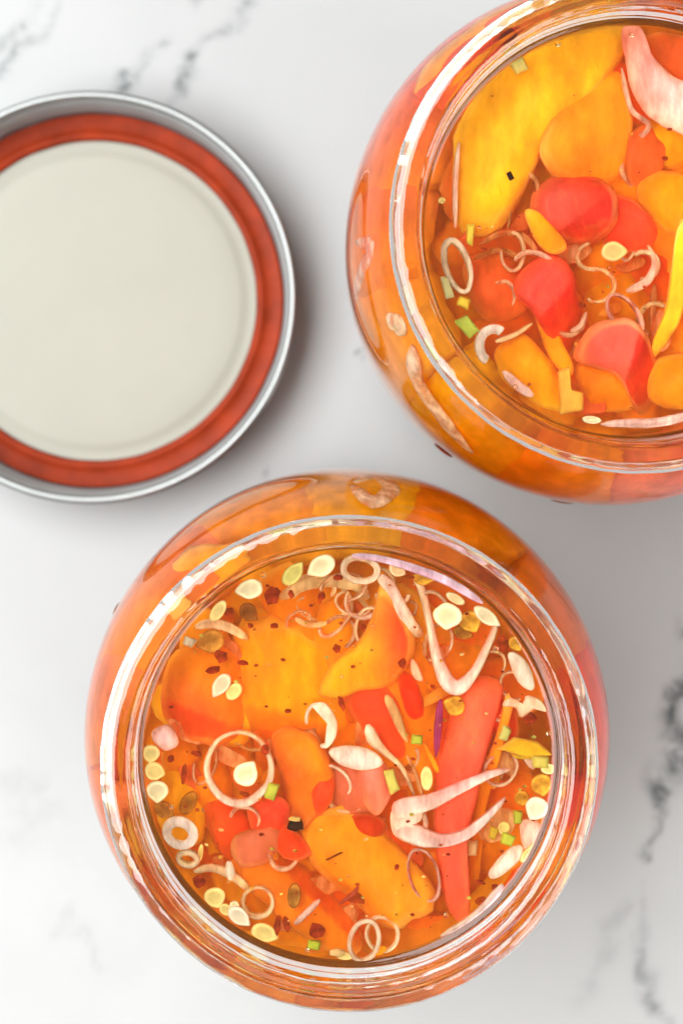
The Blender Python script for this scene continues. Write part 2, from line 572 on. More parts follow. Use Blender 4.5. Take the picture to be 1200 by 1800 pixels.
def inner_r(z):
    """inside radius of the jar (mm) at height z (mm)"""
    tab = [(0, 36), (7, 40), (13, 43), (30, 44.6), (55, 45.6), (74, 45.7), (86, 45), (93.5, 43.4), (98.6, 40.8), (102, 38), (106, 36.6), (130, 36.6)]
    for (z0, r0), (z1, r1) in zip(tab[:-1], tab[1:]):
        if z0 <= z <= z1:
            return r0 + (r1 - r0) * (z - z0) / (z1 - z0)
    return 36


HOURS = ['twelve', 'one', 'two', 'three', 'four', 'five', 'six', 'seven', 'eight', 'nine', 'ten', 'eleven']
SEEN = {}
rng = random.Random(11)


def where(jar, x, y):
    """clock place in the jar, as the photo shows it"""
    c = JARS[jar]
    dx, dy = (x - c.x) / MM, (y - c.y) / MM
    r = hypot(dx, dy)
    a = (pi / 2 - atan2(dy, dx)) % (2 * pi)
    k = int(round(a / (2 * pi) * 24)) % 24
    t = ('half past ' if k % 2 else '') + HOURS[k // 2] + ('' if k % 2 else " o'clock")
    z = 'at the middle' if r < 6 else ('near the middle at ' + t if r < 17 else ('at ' + t if r < 29 else 'against the glass at ' + t))
    return z + ' in the ' + ('lower' if jar == 'L' else 'upper') + ' jar'


def finish(o, jar, what, cat, group):
    lab = what + ' ' + where(jar, o.location.x, o.location.y)
    SEEN.setdefault(lab, []).append(o)
    tag(o, lab, cat, group)
    return o


def resample(pts, n, smooth=True):
    """closed outline -> n points"""
    m = len(pts)
    fine = []
    for i in range(m):
        p0, p1, p2, p3 = (Vector(pts[(i + k - 1) % m]) for k in range(4))
        for k in range(8):
            t = k / 8
            if smooth:
                q = 0.5 * (2 * p1 + (p2 - p0) * t + (2 * p0 - 5 * p1 + 4 * p2 - p3) * t * t + (3 * p1 - p0 - 3 * p2 + p3) * t ** 3)
            else:
                q = p1.lerp(p2, t)
            fine.append(q)
    ln = [0.0]
    for i in range(len(fine)):
        ln.append(ln[-1] + (fine[(i + 1) % len(fine)] - fine[i]).length)
    tot = ln[-1]
    res, j = [], 0
    for k in range(n):
        s = tot * k / n
        while ln[j + 1] < s:
            j += 1
        f = (s - ln[j]) / max(1e-9, ln[j + 1] - ln[j])
        res.append(fine[j].lerp(fine[(j + 1) % len(fine)], f))
    return res


def mixc(a, b, t):
    t = max(0, min(1, t))
    return tuple(a[i] + (b[i] - a[i]) * t for i in range(3))


def slab(name, jar, outline, depth, thick, col, mat, what, cat, group, col2=None, gdir=(1, 0), dome=0.0, tilt=(0, 0),
         smooth=True, rough=0.25, n=32, edge=None, crisp=5, grow=1.0, curl=0.0, jag=0.0, fold=None, rimmed=False):
    """a cut piece: outline in photograph pixels at `depth` mm, thickness and dome in mm"""
    pts = resample(outline, n, smooth)
    P = [under(p[0], p[1], depth) for p in pts]
    c = sum(P, Vector()) / n
    ex = max(1e-6, max((p - c).length for p in P))
    rings = [0.0, 0.1, 0.2, 0.3, 0.4, 0.5, 0.6, 0.7, 0.79, 0.87, 0.95, 0.99] if crisp > 6 else [0.0, 0.3, 0.55, 0.7, 0.82, 0.93, 0.985]
    seed = rng.random() * 100
    ca_, sa_ = cos(seed), sin(seed)
    if jag or grow != 1.0:
        Q = []
        for p in P:
            k = grow + jag * (noise.noise(Vector((p.x * 150, p.y * 150, seed))) + 0.6 * noise.noise(Vector((p.x * 420, p.y * 420, seed))))
            Q.append(c + (p - c) * k)
        P = Q
    gl = hypot(*gdir)
    verts, tones, faces = [], [], []

    def put(p, t, side):
        dx, dy = p.x - c.x, p.y - c.y
        h = (1 - t ** crisp) ** 0.5 if t < 1 else 0.0
        z = side * thick * MM * 0.5 * h + dome * MM * (1 - t * t) + tilt[0] * dx + tilt[1] * dy
        if curl:
            q = (dx * ca_ + dy * sa_) / ex
            w = (-dx * sa_ + dy * ca_) / ex
            z += MM * curl * (0.35 - q * q + 0.22 * sin(w * 4 + seed) * (1 - q * q))
        nv = Vector((p.x * 160, p.y * 160, seed))
        z += rough * MM * (noise.noise(nv) * 1.2 + 0.35 * noise.noise(nv * 3.1))
        rad = 1.0 + 0.03 * noise.noise(Vector((p.x * 400, p.y * 400, seed + 3)))
        verts.append((dx * rad, dy * rad, z))
        g = (dx * gdir[0] - dy * gdir[1]) / gl / ex
        cc = mixc(col, col2, 0.5 + 0.75 * g + 0.25 * noise.noise(nv * 1.3)) if col2 else col
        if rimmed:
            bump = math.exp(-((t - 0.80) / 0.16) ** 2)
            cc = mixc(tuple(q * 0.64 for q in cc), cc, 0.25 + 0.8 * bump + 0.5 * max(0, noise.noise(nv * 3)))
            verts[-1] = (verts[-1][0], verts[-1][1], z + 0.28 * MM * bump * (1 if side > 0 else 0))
        if fold:
            q = (dx * fold[0] - dy * fold[1]) / ex - fold[2]
            cc = mixc(cc, fold[4], q / 0.05 + 0.5)
            if q > 0:
                z -= fold[3] * q * ex
            verts[-1] = (verts[-1][0], verts[-1][1], z)
        if edge:
            if t > 0.95:
                cc = mixc(cc, edge, 0.8)
            elif side < 0:
                cc = mixc(cc, edge, 0.6)
            elif t > 0.84:
                cc = mixc(cc, edge, 0.2 + 0.9 * max(0, noise.noise(Vector((p.x * 60, p.y * 60, seed + 7)))))
        k = 1 + 0.10 * noise.noise(nv * 2.0)
        tones.append(tuple(v * k for v in cc))
    top, bot = [], []
    put(c, 0, 1); top.append([0])
    for t in rings[1:]:
        row = []
        for p in P:
            row.append(len(verts)); put(c + (p - c) * t, t, 1)
        top.append(row)
    rim = []
    for p in P:
        rim.append(len(verts)); put(p, 1.0, 1)
    top.append(rim)
    bot = [rim]
    for t in (0.96, 0.75, 0.45):
        row = []
        for p in P:
            row.append(len(verts)); put(c + (p - c) * t, t, -1)
        bot.append(row)
    bc = len(verts); put(c, 0, -1)
    bot.append([bc])
    # orientation: outline may run either way round
    ar = sum(P[i].x * P[(i + 1) % n].y - P[(i + 1) % n].x * P[i].y for i in range(n))
    seqs = top + bot[1:]
    for a, b in zip(seqs[:-1], seqs[1:]):
        for s in range(n):
            t = (s + 1) % n
            if len(a) == 1:
                f = (a[0], b[s], b[t])
            elif len(b) == 1:
                f = (a[t], a[s], b[0])
            else:
                f = (a[s], b[s], b[t], a[t])
            faces.append(f if ar > 0 else tuple(reversed(f)))
    # keep it inside the glass
    zc = c.z / MM
    C = JARS[jar]
    fixed = []
    for v in verts:
        x, y, z = v[0] + c.x - C.x, v[1] + c.y - C.y, v[2] + c.z
        lim = (inner_r(z / MM) - 0.5) * MM
        r = hypot(x, y)
        if r > lim:
            x, y = x * lim / r, y * lim / r
        z = min(z, (BRINE_Z - 0.15) * MM)
        fixed.append((x + C.x - c.x, y + C.y - c.y, z - c.z))
    o = link(name, fixed, faces, mat, c, tones=tones)
    return finish(o, jar, what, cat, group)


def sweep(name, jar, path, thick, col, mat, what, cat, group, closed=False, col2=None, m=14, sub=5):
    """a strip along (px, py, depth, width px); thick in mm"""
    pts = [Vector((p[0], p[1], p[2], p[3])) for p in path]
    k = len(pts)
    fine = []
    rngi = range(k if closed else k - 1)
    for i in rngi:
        if closed:
            p0, p1, p2, p3 = (pts[(i + j - 1) % k] for j in range(4))
        else:
            p0, p1, p2, p3 = pts[max(i - 1, 0)], pts[i], pts[i + 1], pts[min(i + 2, k - 1)]
        for s in range(sub):
            t = s / sub
            fine.append(0.5 * (2 * p1 + (p2 - p0) * t + (2 * p0 - 5 * p1 + 4 * p2 - p3) * t * t + (3 * p1 - p0 - 3 * p2 + p3) * t ** 3))
    if not closed:
        fine.append(pts[-1])
    P = [under(q[0], q[1], max(q[2], thick / 2 + 0.2)) for q in fine]
    W = [q[3] * 0.82 * CAM_Z * 0.77 / FPX for q in fine]
    c = sum(P, Vector()) / len(P)
    n = len(P)
    verts, tones, faces = [], [], []
    seed = rng.random() * 50
    C = JARS[jar]
    fib = [rng.uniform(0.70, 1.06) for _ in range(m)]
    for i in range(n):
        a = P[(i - 1) % n] if closed or i > 0 else P[0]
        b = P[(i + 1) % n] if closed or i < n - 1 else P[-1]
        t = b - a
        t.z = 0
        t.normalize()
        s = Vector((-t.y, t.x, 0))
        end = 1.0
        if not closed:
            end = min(1.0, (min(i, n - 1 - i) / (sub * 0.4)) * 0.55 + 0.45)
        for j in range(m):
            an = 2 * pi * j / m
            ca, sa = cos(an), sin(an)
            ca = math.copysign(abs(ca) ** 0.7, ca)
            sa = math.copysign(abs(sa) ** 0.7, sa)
            nz = noise.noise(Vector((P[i].x * 300, P[i].y * 300, seed + j)))
            v = P[i] + s * (ca * W[i] * 0.5 * end * (1 + 0.10 * nz)) + Vector((0, 0, sa * thick * MM * 0.5 * end))
            x, y = v.x - C.x, v.y - C.y
            lim = (inner_r(v.z / MM) - 0.35) * MM
            r = hypot(x, y)
            if r > lim:
                v.x, v.y = C.x + x * lim / r, C.y + y * lim / r
            v.z = min(v.z, (BRINE_Z - 0.1) * MM)
            verts.append(tuple(v - c))
            g = mixc(col, col2, 0.5 + 0.6 * ca) if col2 else col
            kk = fib[j] * (1 + 0.12 * nz)
            tones.append(tuple(q * kk for q in g))
    for i in range(n if closed else n - 1):
        for j in range(m):
            a, b = i * m + j, i * m + (j + 1) % m
            d, e = ((i + 1) % n) * m + j, ((i + 1) % n) * m + (j + 1) % m
            faces.append((a, b, e, d))
    if not closed:
        faces.append(tuple(reversed(range(m))))
        faces.append(tuple(range((n - 1) * m, n * m)))
    o = link(name, verts, faces, mat, c, tones=tones)
    return finish(o, jar, what, cat, group)


def ring(jar, cx, cy, rx, ry, rot, depth, w, thick, col, what, w2=None, tilt=0.0, mat=None, arcs=None, col2=None):
    """onion ring; w2: width on the far side, tilt mm of depth across, arcs: (from, to) degrees for an open one"""
    a0, a1 = arcs if arcs else (0, 360)
    n = 14
    path = []
    sd = rng.random() * 9
    for i in range(n if not arcs else n + 1):
        a = radians(a0 + (a1 - a0) * i / n)
        k = 1 + 0.05 * noise.noise(Vector((cos(a) * 1.4, sin(a) * 1.4, sd)))
        x, y = rx * cos(a) * k, ry * sin(a) * k
        X, Y = x * cos(radians(rot)) - y * sin(radians(rot)), x * sin(radians(rot)) + y * cos(radians(rot))
        f = 0.5 + 0.5 * sin(a)
        path.append((cx + X, cy + Y, depth + tilt * sin(a), w + ((w2 or w) - w) * f))
    col2 = col2 or mixc(col, (0.98, 0.88, 0.78), 0.5)
    return sweep('onion_ring', jar, path, thick * 1.35, col, mat or M_ONION, what, 'onion', 'pickled onion rings and slices', closed=not arcs, col2=col2, sub=3)


def seed(jar, cx, cy, w, h, rot, depth, col, what, mat=None, tip=True, thick=1.0, name='pepper_seed', cat='seed', group='pepper seeds in the brine'):
    """flat round pepper seed with a small beak and a raised edge"""
    o = []
    for i in range(14):
        a = 2 * pi * i / 14
        k = 1.0
        if tip:
            k += 0.28 * math.exp(-((a if a < pi else a - 2 * pi) / 0.32) ** 2)
        k *= 1 + 0.05 * noise.noise(Vector((cx * 0.1, cy * 0.1, i * 0.7)))
        x, y = w / 2 * cos(a) * k, h / 2 * sin(a) * k
        r = radians(rot)
        o.append((cx + x * cos(r) - y * sin(r), cy + x * sin(r) + y * cos(r)))
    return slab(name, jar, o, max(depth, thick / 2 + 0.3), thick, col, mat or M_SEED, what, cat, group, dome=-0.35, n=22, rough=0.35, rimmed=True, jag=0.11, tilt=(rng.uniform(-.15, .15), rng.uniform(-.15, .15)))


def chip(name, jar, cx, cy, w, h, rot, depth, col, mat, what, cat, group, thick=1.4, sides=4, tilt=None):
    """small cut bit with corners"""
    r = radians(rot)
    o = []
    for i in range(sides):
        a = 2 * pi * (i + 0.5) / sides + rng.uniform(-.18, .18)
        k = (1.3 if sides == 4 else 1.1) * rng.uniform(.72 if sides > 4 else .85, 1.08)
        x, y = w / 2 * cos(a) * k, h / 2 * sin(a) * k
        o.append((cx + x * cos(r) - y * sin(r), cy + x * sin(r) + y * cos(r)))
    t = tilt or (rng.uniform(-.25, .25), rng.uniform(-.25, .25))
    return slab(name, jar, o, max(depth, thick / 2 + 0.3), thick, col, mat, what, cat, group, smooth=False, n=22, rough=0.35, tilt=t, jag=0.07, col2=tuple(q * 0.72 for q in col), gdir=(cos(r), sin(r)))


def flake(jar, cx, cy, w, h, rot, depth, what='dark red chili flake', col=(0.50, 0.05, 0.008), sides=None):
    return chip('chili_flake', jar, cx, cy, w * 0.88, h * 0.88, rot, depth, col, M_FLAKE, what, 'chili flake', 'dried chili flakes in the brine', thick=0.5, sides=sides or rng.choice((5, 6, 7)))


def green(jar, cx, cy, w, h, rot, depth, col=(0.50, 0.55, 0.06), what='small lime green scallion bit', thick=2.0):
    return chip('scallion_bit', jar, cx, cy, w, h, rot, depth, col, M_GREEN, what, 'scallion', 'chopped scallion bits', thick=thick)


RED = (0.86, 0.022, 0.010)
SALMON = (0.97, 0.085, 0.05)
DEEP = (0.55, 0.022, 0.005)
ORG = (0.98, 0.25, 0.006)
ORGY = (1.0, 0.345, 0.005)
YEL = (1.0, 0.47, 0.006)
PALE = (0.98, 0.84, 0.74)
PINK = (0.97, 0.66, 0.58)
PEACH = (0.98, 0.72, 0.50)
LILAC = (0.92, 0.60, 0.76)
CREAM = (0.96, 0.84, 0.54)
GOLD = (0.92, 0.52, 0.06)
YSEED = (0.96, 0.76, 0.32)
GP = 'pickled bell pepper pieces'
GO = 'pickled onion rings and slices'


def pep(jar, outline, depth, thick, col, what, **kw):
    kw.setdefault('edge', mixc(col, (1.0, 0.60, 0.20), 0.45))
    kw.setdefault('crisp', 9)
    kw.setdefault('n', 52)
    big = max(p[0] for p in outline) - min(p[0] for p in outline) > 50
    kw.setdefault('jag', 0.14 if big else 0.07)
    kw.setdefault('grow', 1.16 if big else 1.0)
    if big:
        kw.setdefault('tilt', (rng.uniform(-.2, .2), rng.uniform(-.2, .2)))
    d = kw.pop('dome', 0.0)
    kw['dome'], kw['curl'] = d * 0.45, d * 1.1
    kw['rough'] = kw.get('rough', 0.25) + (0.35 if big else 0)
    return slab('pepper_piece', jar, outline, depth, thick, col, M_PEPPER, what, 'bell pepper', GP, **kw)


def oni(jar, outline, depth, thick, col, what, **kw):
    mat = kw.pop('mat', M_ONION)
    return slab('onion_slice', jar, outline, depth, thick, col, mat, what, 'onion', GO, **kw)


def strip(jar, path, thick, col, what, **kw):
    mat = kw.pop('mat', M_ONION)
    return sweep('onion_strip', jar, path, thick, col, mat, what, 'onion', GO, **kw)


def wall_piece(jar, ang, width, z0, z1, thick, col, what, col2=None, gap=0.6):
    """pepper slice standing against the inside of the glass; ang, width in degrees (0 = twelve o'clock, clockwise)"""
    c = JARS[jar]
    nu, nv = 20, 16
    verts, tones, faces = [], [], []
    sd = rng.random() * 80
    a_mid = pi / 2 - radians(ang)
    zc = (z0 + z1) / 2
    shear, skew = rng.uniform(-.45, .45), rng.uniform(-.3, .3)
    rc = inner_r(zc) - gap - thick / 2
    base = Vector((c.x + rc * MM * cos(a_mid), c.y + rc * MM * sin(a_mid), zc * MM))
    for side in (0, 1):
        for j in range(nv + 1):
            v = j / nv * 2 - 1
            for i in range(nu + 1):
                u = i / nu * 2 - 1
                # rounded-rectangle outline with an uneven edge
                e = 1 + 0.26 * noise.noise(Vector((u * 1.5, v * 1.5, sd))) + 0.05 * noise.noise(Vector((u * 5, v * 5, sd)))
                uu = u * sqrt(max(0, 1 - 0.38 * v * v)) * e
                vv = v * sqrt(max(0, 1 - 0.30 * u * u)) * e
                a = a_mid + radians(width / 2) * (uu + shear * vv)
                z = min(104.0, zc + (z1 - z0) / 2 * (vv + skew * uu))
                h = max(0, (1 - abs(u) ** 5) * (1 - abs(v) ** 5)) ** 0.5
                off = gap + thick * 0.5 - (1 if side == 0 else -1) * thick * 0.5 * h
                off += 0.8 * (0.5 + 0.5 * noise.noise(Vector((u * 1.3, v * 1.8, sd + 9))))
                r = inner_r(z) - off
                verts.append(tuple(Vector((c.x + r * MM * cos(a), c.y + r * MM * sin(a), z * MM)) - base))
                nz = noise.noise(Vector((u * 2, v * 2, sd + 4)))
                cc = mixc(col, col2, 0.5 + 0.6 * u + 0.3 * nz) if col2 else col
                tones.append(tuple(q * (1 + 0.1 * nz) for q in cc))
    w = nu + 1
    off = (nv + 1) * w
    for j in range(nv):
        for i in range(nu):
            k = j * w + i
            faces.append((k, k + w, k + w + 1, k + 1))
            faces.append((off + k, off + k + 1, off + k + w + 1, off + k + w))
    for i in range(nu):
        faces.append((i, i + 1, off + i + 1, off + i))
        k = nv * w + i
        faces.append((k + 1, k, off + k, off + k + 1))
    for j in range(nv):
        k = j * w
        faces.append((k + w, k, off + k, off + k + w))
        k = j * w + nu
        faces.append((k, k + w, off + k + w, off + k))
    o = link('pepper_slice', verts, faces, M_PEPPER, base, tones=tones)
    k = int(round((ang % 360) / 15)) % 24
    t = ('half past ' if k % 2 else '') + HOURS[k // 2] + ('' if k % 2 else " o'clock")
    lab = what + ' behind the glass shoulder at ' + t + ' of the ' + ('lower' if jar == 'L' else 'upper') + ' jar'
    SEEN.setdefault(lab, []).append(o)
    return tag(o, lab, 'bell pepper', 'pepper slices standing against the glass')




def wall_strip(jar, pts, col, what, thick=1.6, gap=0.3, w=3.0):
    """onion lying against the inside of the glass: points (clock degrees, height mm), width w mm"""
    c = JARS[jar]
    P, Nn = [], []
    for i in range(len(pts) - 1):
        p0, p1, p2, p3 = (Vector(pts[max(0, min(len(pts) - 1, i + k - 1))]) for k in range(4))
        for q in range(5):
            t = q / 5
            v = 0.5 * (2 * p1 + (p2 - p0) * t + (2 * p0 - 5 * p1 + 4 * p2 - p3) * t * t + (3 * p1 - p0 - 3 * p2 + p3) * t ** 3)
            a = pi / 2 - radians(v[0])
            r = inner_r(v[1]) - gap - thick / 2
            P.append(Vector((c.x + r * MM * cos(a), c.y + r * MM * sin(a), v[1] * MM)))
            Nn.append(Vector((cos(a), sin(a), 0.25)).normalized())
    m, n = 8, len(P)
    ctr = sum(P, Vector()) / n
    verts, tones, faces = [], [], []
    for i in range(n):
        t = (P[min(i + 1, n - 1)] - P[max(i - 1, 0)]).normalized()
        sd_ = t.cross(Nn[i]).normalized()
        e = min(1, 0.35 + 0.25 * min(i, n - 1 - i))
        for j in range(m):
            an = 2 * pi * j / m
            v = P[i] + sd_ * (cos(an) * w * MM * 0.5 * e) + Nn[i] * (sin(an) * thick * MM * 0.5 * e)
            verts.append(tuple(v - ctr))
            tones.append(mixc(col, (0.98, 0.85, 0.75), 0.3 + 0.3 * cos(an)))
    for i in range(n - 1):
        for j in range(m):
            faces.append((i * m + j, i * m + (j + 1) % m, (i + 1) * m + (j + 1) % m, (i + 1) * m + j))
    faces.append(tuple(reversed(range(m))))
    faces.append(tuple(range((n - 1) * m, n * m)))
    o = link('onion_strip', verts, faces, M_ONION_CLEAR, ctr, tones=tones)
    return tag(o, what, 'onion', 'onion behind the shoulder glass')


# ---- lower jar: big pepper pieces, deep ones first
J = 'L'
pep(J, [(270, 1130), (420, 1040), (560, 1000), (640, 1060), (600, 1200), (430, 1300), (300, 1290)], 24, 6, ORGY, 'broad deep orange pepper piece', dome=3, col2=ORG, gdir=(1, -1))
pep(J, [(620, 1020), (760, 1000), (900, 1090), (950, 1230), (860, 1320), (700, 1300), (610, 1180)], 19, 6, RED, 'broad deep red pepper piece', dome=3, col2=ORG, gdir=(-1, .4))
pep(J, [(270, 1290), (380, 1270), (470, 1380), (440, 1520), (340, 1540), (270, 1430)], 20, 6, ORG, 'broad deep orange pepper piece', dome=3)
pep(J, [(690, 1330), (860, 1300), (955, 1380), (930, 1530), (820, 1640), (700, 1560)], 17, 6, RED, 'broad deep red pepper piece', dome=2.5, col2=ORG, gdir=(-.3, -1))
pep(J, [(400, 1540), (560, 1480), (760, 1590), (760, 1670), (600, 1690), (450, 1650)], 17, 6, ORG, 'broad deep orange pepper piece', dome=2.5)
pep(J, [(430, 1290), (560, 1250), (700, 1300), (720, 1420), (620, 1480), (470, 1460)], 21, 6, RED, 'broad deep red pepper piece', dome=3, col2=ORG)
pep(J, [(360, 1000), (480, 975), (640, 985), (740, 990), (700, 1080), (520, 1080), (380, 1080)], 15, 5, ORGY, 'long orange pepper piece under the onion swirl', dome=2)
pep(J, [(417, 1180), (430, 1130), (480, 1106), (530, 1115), (580, 1150), (618, 1200), (622, 1270), (590, 1320), (510, 1300), (445, 1270)], 9, 5, ORGY, 'rounded yellow orange pepper piece', dome=2.5, col2=YEL, gdir=(1, .3), fold=(-.3, 1, .35, .5, (0.93, 0.24, 0.012)))
pep(J, [(290, 1190), (310, 1155), (350, 1143), (395, 1150), (425, 1190), (428, 1250), (395, 1298), (340, 1292), (298, 1255)], 7, 6, ORG, 'domed orange pepper piece with a red edge', dome=3, fold=(-.4, .9, .35, .6, (0.88, 0.07, 0.015)), col2=(0.85, 0.10, 0.02), gdir=(-.5, 1))
pep(J, [(575, 1205), (590, 1165), (632, 1130), (655, 1085), (668, 1045), (690, 1070), (713, 1110), (716, 1150), (692, 1190), (655, 1205), (600, 1216)], 4.5, 4.5, YEL, 'yellow pepper piece shading to red', dome=1.2, col2=(0.80, 0.07, 0.02), gdir=(1, -.25), tilt=(-.12, .1))
pep(J, [(612, 1214), (650, 1200), (692, 1225), (722, 1285), (716, 1335), (668, 1318), (630, 1262)], 8, 4, SALMON, 'small bright red pepper piece', dome=1.5, col2=RED)
pep(J, [(822, 1206), (874, 1200), (880, 1222), (862, 1290), (848, 1340), (838, 1400), (820, 1470), (822, 1540), (824, 1594), (802, 1600), (784, 1572), (770, 1500), (764, 1420), (772, 1330), (788, 1276)], 5.2, 5, SALMON, 'long salmon red pepper strip', dome=1.0, jag=0.04, grow=1.06, fold=(1, .18, .22, .7, (0.92, 0.14, 0.03)), col2=(0.95, 0.12, 0.07), gdir=(1, .2), edge=(0.97, 0.18, 0.08), rough=0.5)
pep(J, [(842, 1370), (868, 1300), (884, 1235), (892, 1260), (872, 1340), (850, 1440), (840, 1580), (826, 1590), (828, 1480)], 6.8, 3.5, ORG, 'thin orange pepper sliver beside the salmon strip')
pep(J, [(542, 1460), (590, 1436), (645, 1452), (692, 1492), (735, 1542), (748, 1585), (722, 1608), (672, 1612), (618, 1575), (566, 1522)], 6.5, 5, (0.93, 0.36, 0.012), 'rounded amber pepper piece', dome=2.2, fold=(-.6, .8, .35, .5, (0.90, 0.22, 0.012)), col2=ORG, gdir=(-.6, 1))
pep(J, [(428, 1530), (470, 1500), (520, 1520), (566, 1556), (604, 1602), (628, 1648), (602, 1672), (545, 1645), (478, 1592)], 8, 5, (0.90, 0.20, 0.012), 'long orange pepper piece', dome=2, col2=ORG, fold=(.7, -.7, .15, .6, (0.84, 0.10, 0.012)))
pep(J, [(362, 1405), (415, 1408), (446, 1455), (462, 1510), (420, 1532), (382, 1482)], 9, 5, (0.82, 0.08, 0.02), 'bright scarlet pepper piece', dome=2, col2=RED)
pep(J, [(486, 1300), (540, 1296), (574, 1340), (572, 1400), (536, 1442), (502, 1436), (498, 1376)], 6.5, 5, (0.72, 0.10, 0.02), 'ruffled red orange pepper piece', dome=2.5, rough=1.0, col2=ORG, gdir=(1, -.5))
pep(J, [(572, 1380), (606, 1340), (650, 1350), (668, 1392), (655, 1440), (605, 1450)], 7.5, 4, (0.66, 0.14, 0.10), 'pink red pepper piece', dome=2, rough=0.7)
pep(J, [(330, 1340), (372, 1320), (402, 1360), (398, 1430), (350, 1442), (322, 1400)], 10, 5, ORG, 'orange pepper piece beside the large onion ring', dome=2)
pep(J, [(470, 1290), (520, 1285), (550, 1310), (520, 1350), (480, 1345)], 10, 4, DEEP, 'dark red pepper piece', dome=1)
pep(J, [(420, 1470), (470, 1450), (496, 1420), (500, 1470), (470, 1510), (430, 1510)], 6, 3, (0.70, 0.16, 0.10), 'pinkish red ruffled pepper bit', dome=1.2, rough=0.8)
pep(J, [(640, 1600), (730, 1610), (800, 1602), (815, 1620), (760, 1665), (690, 1680), (640, 1660)], 11, 5, (0.75, 0.17, 0.01), 'brownish orange pepper piece', dome=1.5)
pep(J, [(878, 1316), (905, 1298), (940, 1306), (964, 1326), (925, 1330)], 2.2, 2, (0.90, 0.52, 0.02), 'bright yellow pepper chip', dome=.5, smooth=False)
pep(J, [(744, 1308), (752, 1312), (772, 1352), (766, 1358), (754, 1335)], 4, 1.5, ORGY, 'tiny orange pepper sliver')
pep(J, [(886, 1352), (918, 1340), (945, 1400), (920, 1440), (880, 1400)], 10, 4, (0.70, 0.10, 0.02), 'red pepper piece between the onion arms', dome=1)
pep(J, [(300, 1305), (330, 1300), (345, 1335), (312, 1360), (290, 1340)], 8, 3, ORG, 'small orange pepper bit', dome=1)

for (o, d, c, t) in [
        ([(505, 1310), (545, 1300), (578, 1330), (570, 1352), (535, 1338)], 4.2, SALMON, 'ruffled salmon pepper scrap'),
        ([(560, 1345), (585, 1365), (582, 1410), (556, 1432), (548, 1390)], 4.4, (0.80, 0.06, 0.02), 'ruffled dark red pepper scrap'),
        ([(440, 1420), (478, 1402), (505, 1420), (498, 1462), (455, 1470)], 4.6, (0.86, 0.05, 0.03), 'ruffled crimson pepper scrap'),
        ([(600, 1440), (650, 1430), (680, 1455), (650, 1478), (612, 1470)], 4.8, DEEP, 'ruffled deep red pepper scrap'),
        ([(630, 1350), (668, 1345), (690, 1380), (662, 1425), (636, 1400)], 4.4, (0.95, 0.22, 0.16), 'ruffled pink pepper scrap'),
        ([(470, 1455), (520, 1462), (548, 1500), (500, 1512)], 5.0, (0.84, 0.05, 0.015), 'ruffled red pepper scrap'),
        ([(700, 1180), (735, 1205), (742, 1265), (716, 1252)], 6.0, RED, 'ruffled red pepper scrap'),
        ([(850, 1215), (900, 1235), (905, 1290), (872, 1300)], 7.0, RED, 'ruffled red pepper scrap'),
        ([(690, 1560), (730, 1600), (790, 1612), (760, 1640), (700, 1620)], 8.0, (0.90, 0.12, 0.01), 'ruffled orange red pepper scrap')]:
    pep(J, o, d, 1.6, c, t, dome=1.4, rough=0.9, jag=0.2, grow=1.05)

# onion
strip(J, [(618, 976, 1.0, 14), (660, 980, 1.0, 16), (720, 996, 1.0, 19), (780, 1018, 1.0, 21), (822, 1042, 1.0, 19), (849, 1060, 1.0, 10)], 1.4, LILAC, 'lilac red onion strip', col2=(0.86, 0.66, 0.76))
strip(J, [(492, 1052, 6, 22), (530, 1030, 5, 26), (580, 1022, 5, 26), (624, 1030, 5, 22), (648, 1052, 6, 20)], 1.5, PEACH, 'broad peach onion arc')
ring(J, 575, 1076, 76, 50, 14, 8, 12, 1.6, PEACH, 'large peach onion ring of the swirl', w2=22, arcs=(-60, 215))
ring(J, 562, 1062, 54, 36, -8, 6.5, 10, 1.4, PEACH, 'middle peach onion ring of the swirl', w2=15, arcs=(-150, 150))
ring(J, 548, 1070, 30, 17, 24, 7.5, 9, 1.2, PEACH, 'smallest peach onion ring of the swirl', arcs=(10, 230))
ring(J, 520, 1060, 26, 40, 20, 9, 14, 1.4, PEACH, 'faint onion arc beside the swirl', mat=M_ONION_CLEAR, arcs=(60, 260))
ring(J, 633, 1001, 30, 21, 10, 2.2, 15, 1.4, PEACH, 'small oval peach onion ring')
strip(J, [(664, 1010, 3, 22), (684, 1032, 2.4, 28), (704, 1070, 2.6, 30), (722, 1100, 3.5, 30), (742, 1118, 6, 22)], 2, PALE, 'slanting white pink onion strip', col2=PINK)
strip(J, [(728, 1010, 5, 16), (742, 1040, 4.5, 18), (754, 1090, 3.6, 17), (766, 1150, 2.6, 24), (784, 1196, 2, 33), (806, 1208, 2, 34), (832, 1184, 2.4, 22), (852, 1146, 3, 18), (868, 1108, 3.5, 15), (872, 1082, 4, 12)], 2, PALE, 'large white U shaped onion loop', col2=(0.96, 0.52, 0.46))
strip(J, [(718, 1130, 8, 22), (740, 1190, 8, 20), (752, 1240, 9, 14)], 2, (0.70, 0.20, 0.16), 'reddish onion strip behind the loop', mat=M_ONION_CLEAR)
ring(J, 563, 1275, 24, 38, -12, 3, 8, 1.6, PALE, 'white comma shaped onion ring', w2=10, arcs=(-170, 110))
oni(J, [(572, 1236), (592, 1268), (588, 1300), (570, 1316), (576, 1280), (562, 1250), (545, 1240)], 2.4, 1.6, PALE, 'white onion crescent', smooth=True)
oni(J, [(577, 1322), (600, 1311), (640, 1314), (668, 1330), (672, 1346), (640, 1355), (600, 1346)], 1.8, 2, (0.88, 0.74, 0.64), 'plump white onion sliver', dome=.4)
ring(J, 421, 1350, 56, 62, 0, 4, 10, 2, PINK, 'large round pink onion ring around a seed', w2=19, tilt=-1.2)
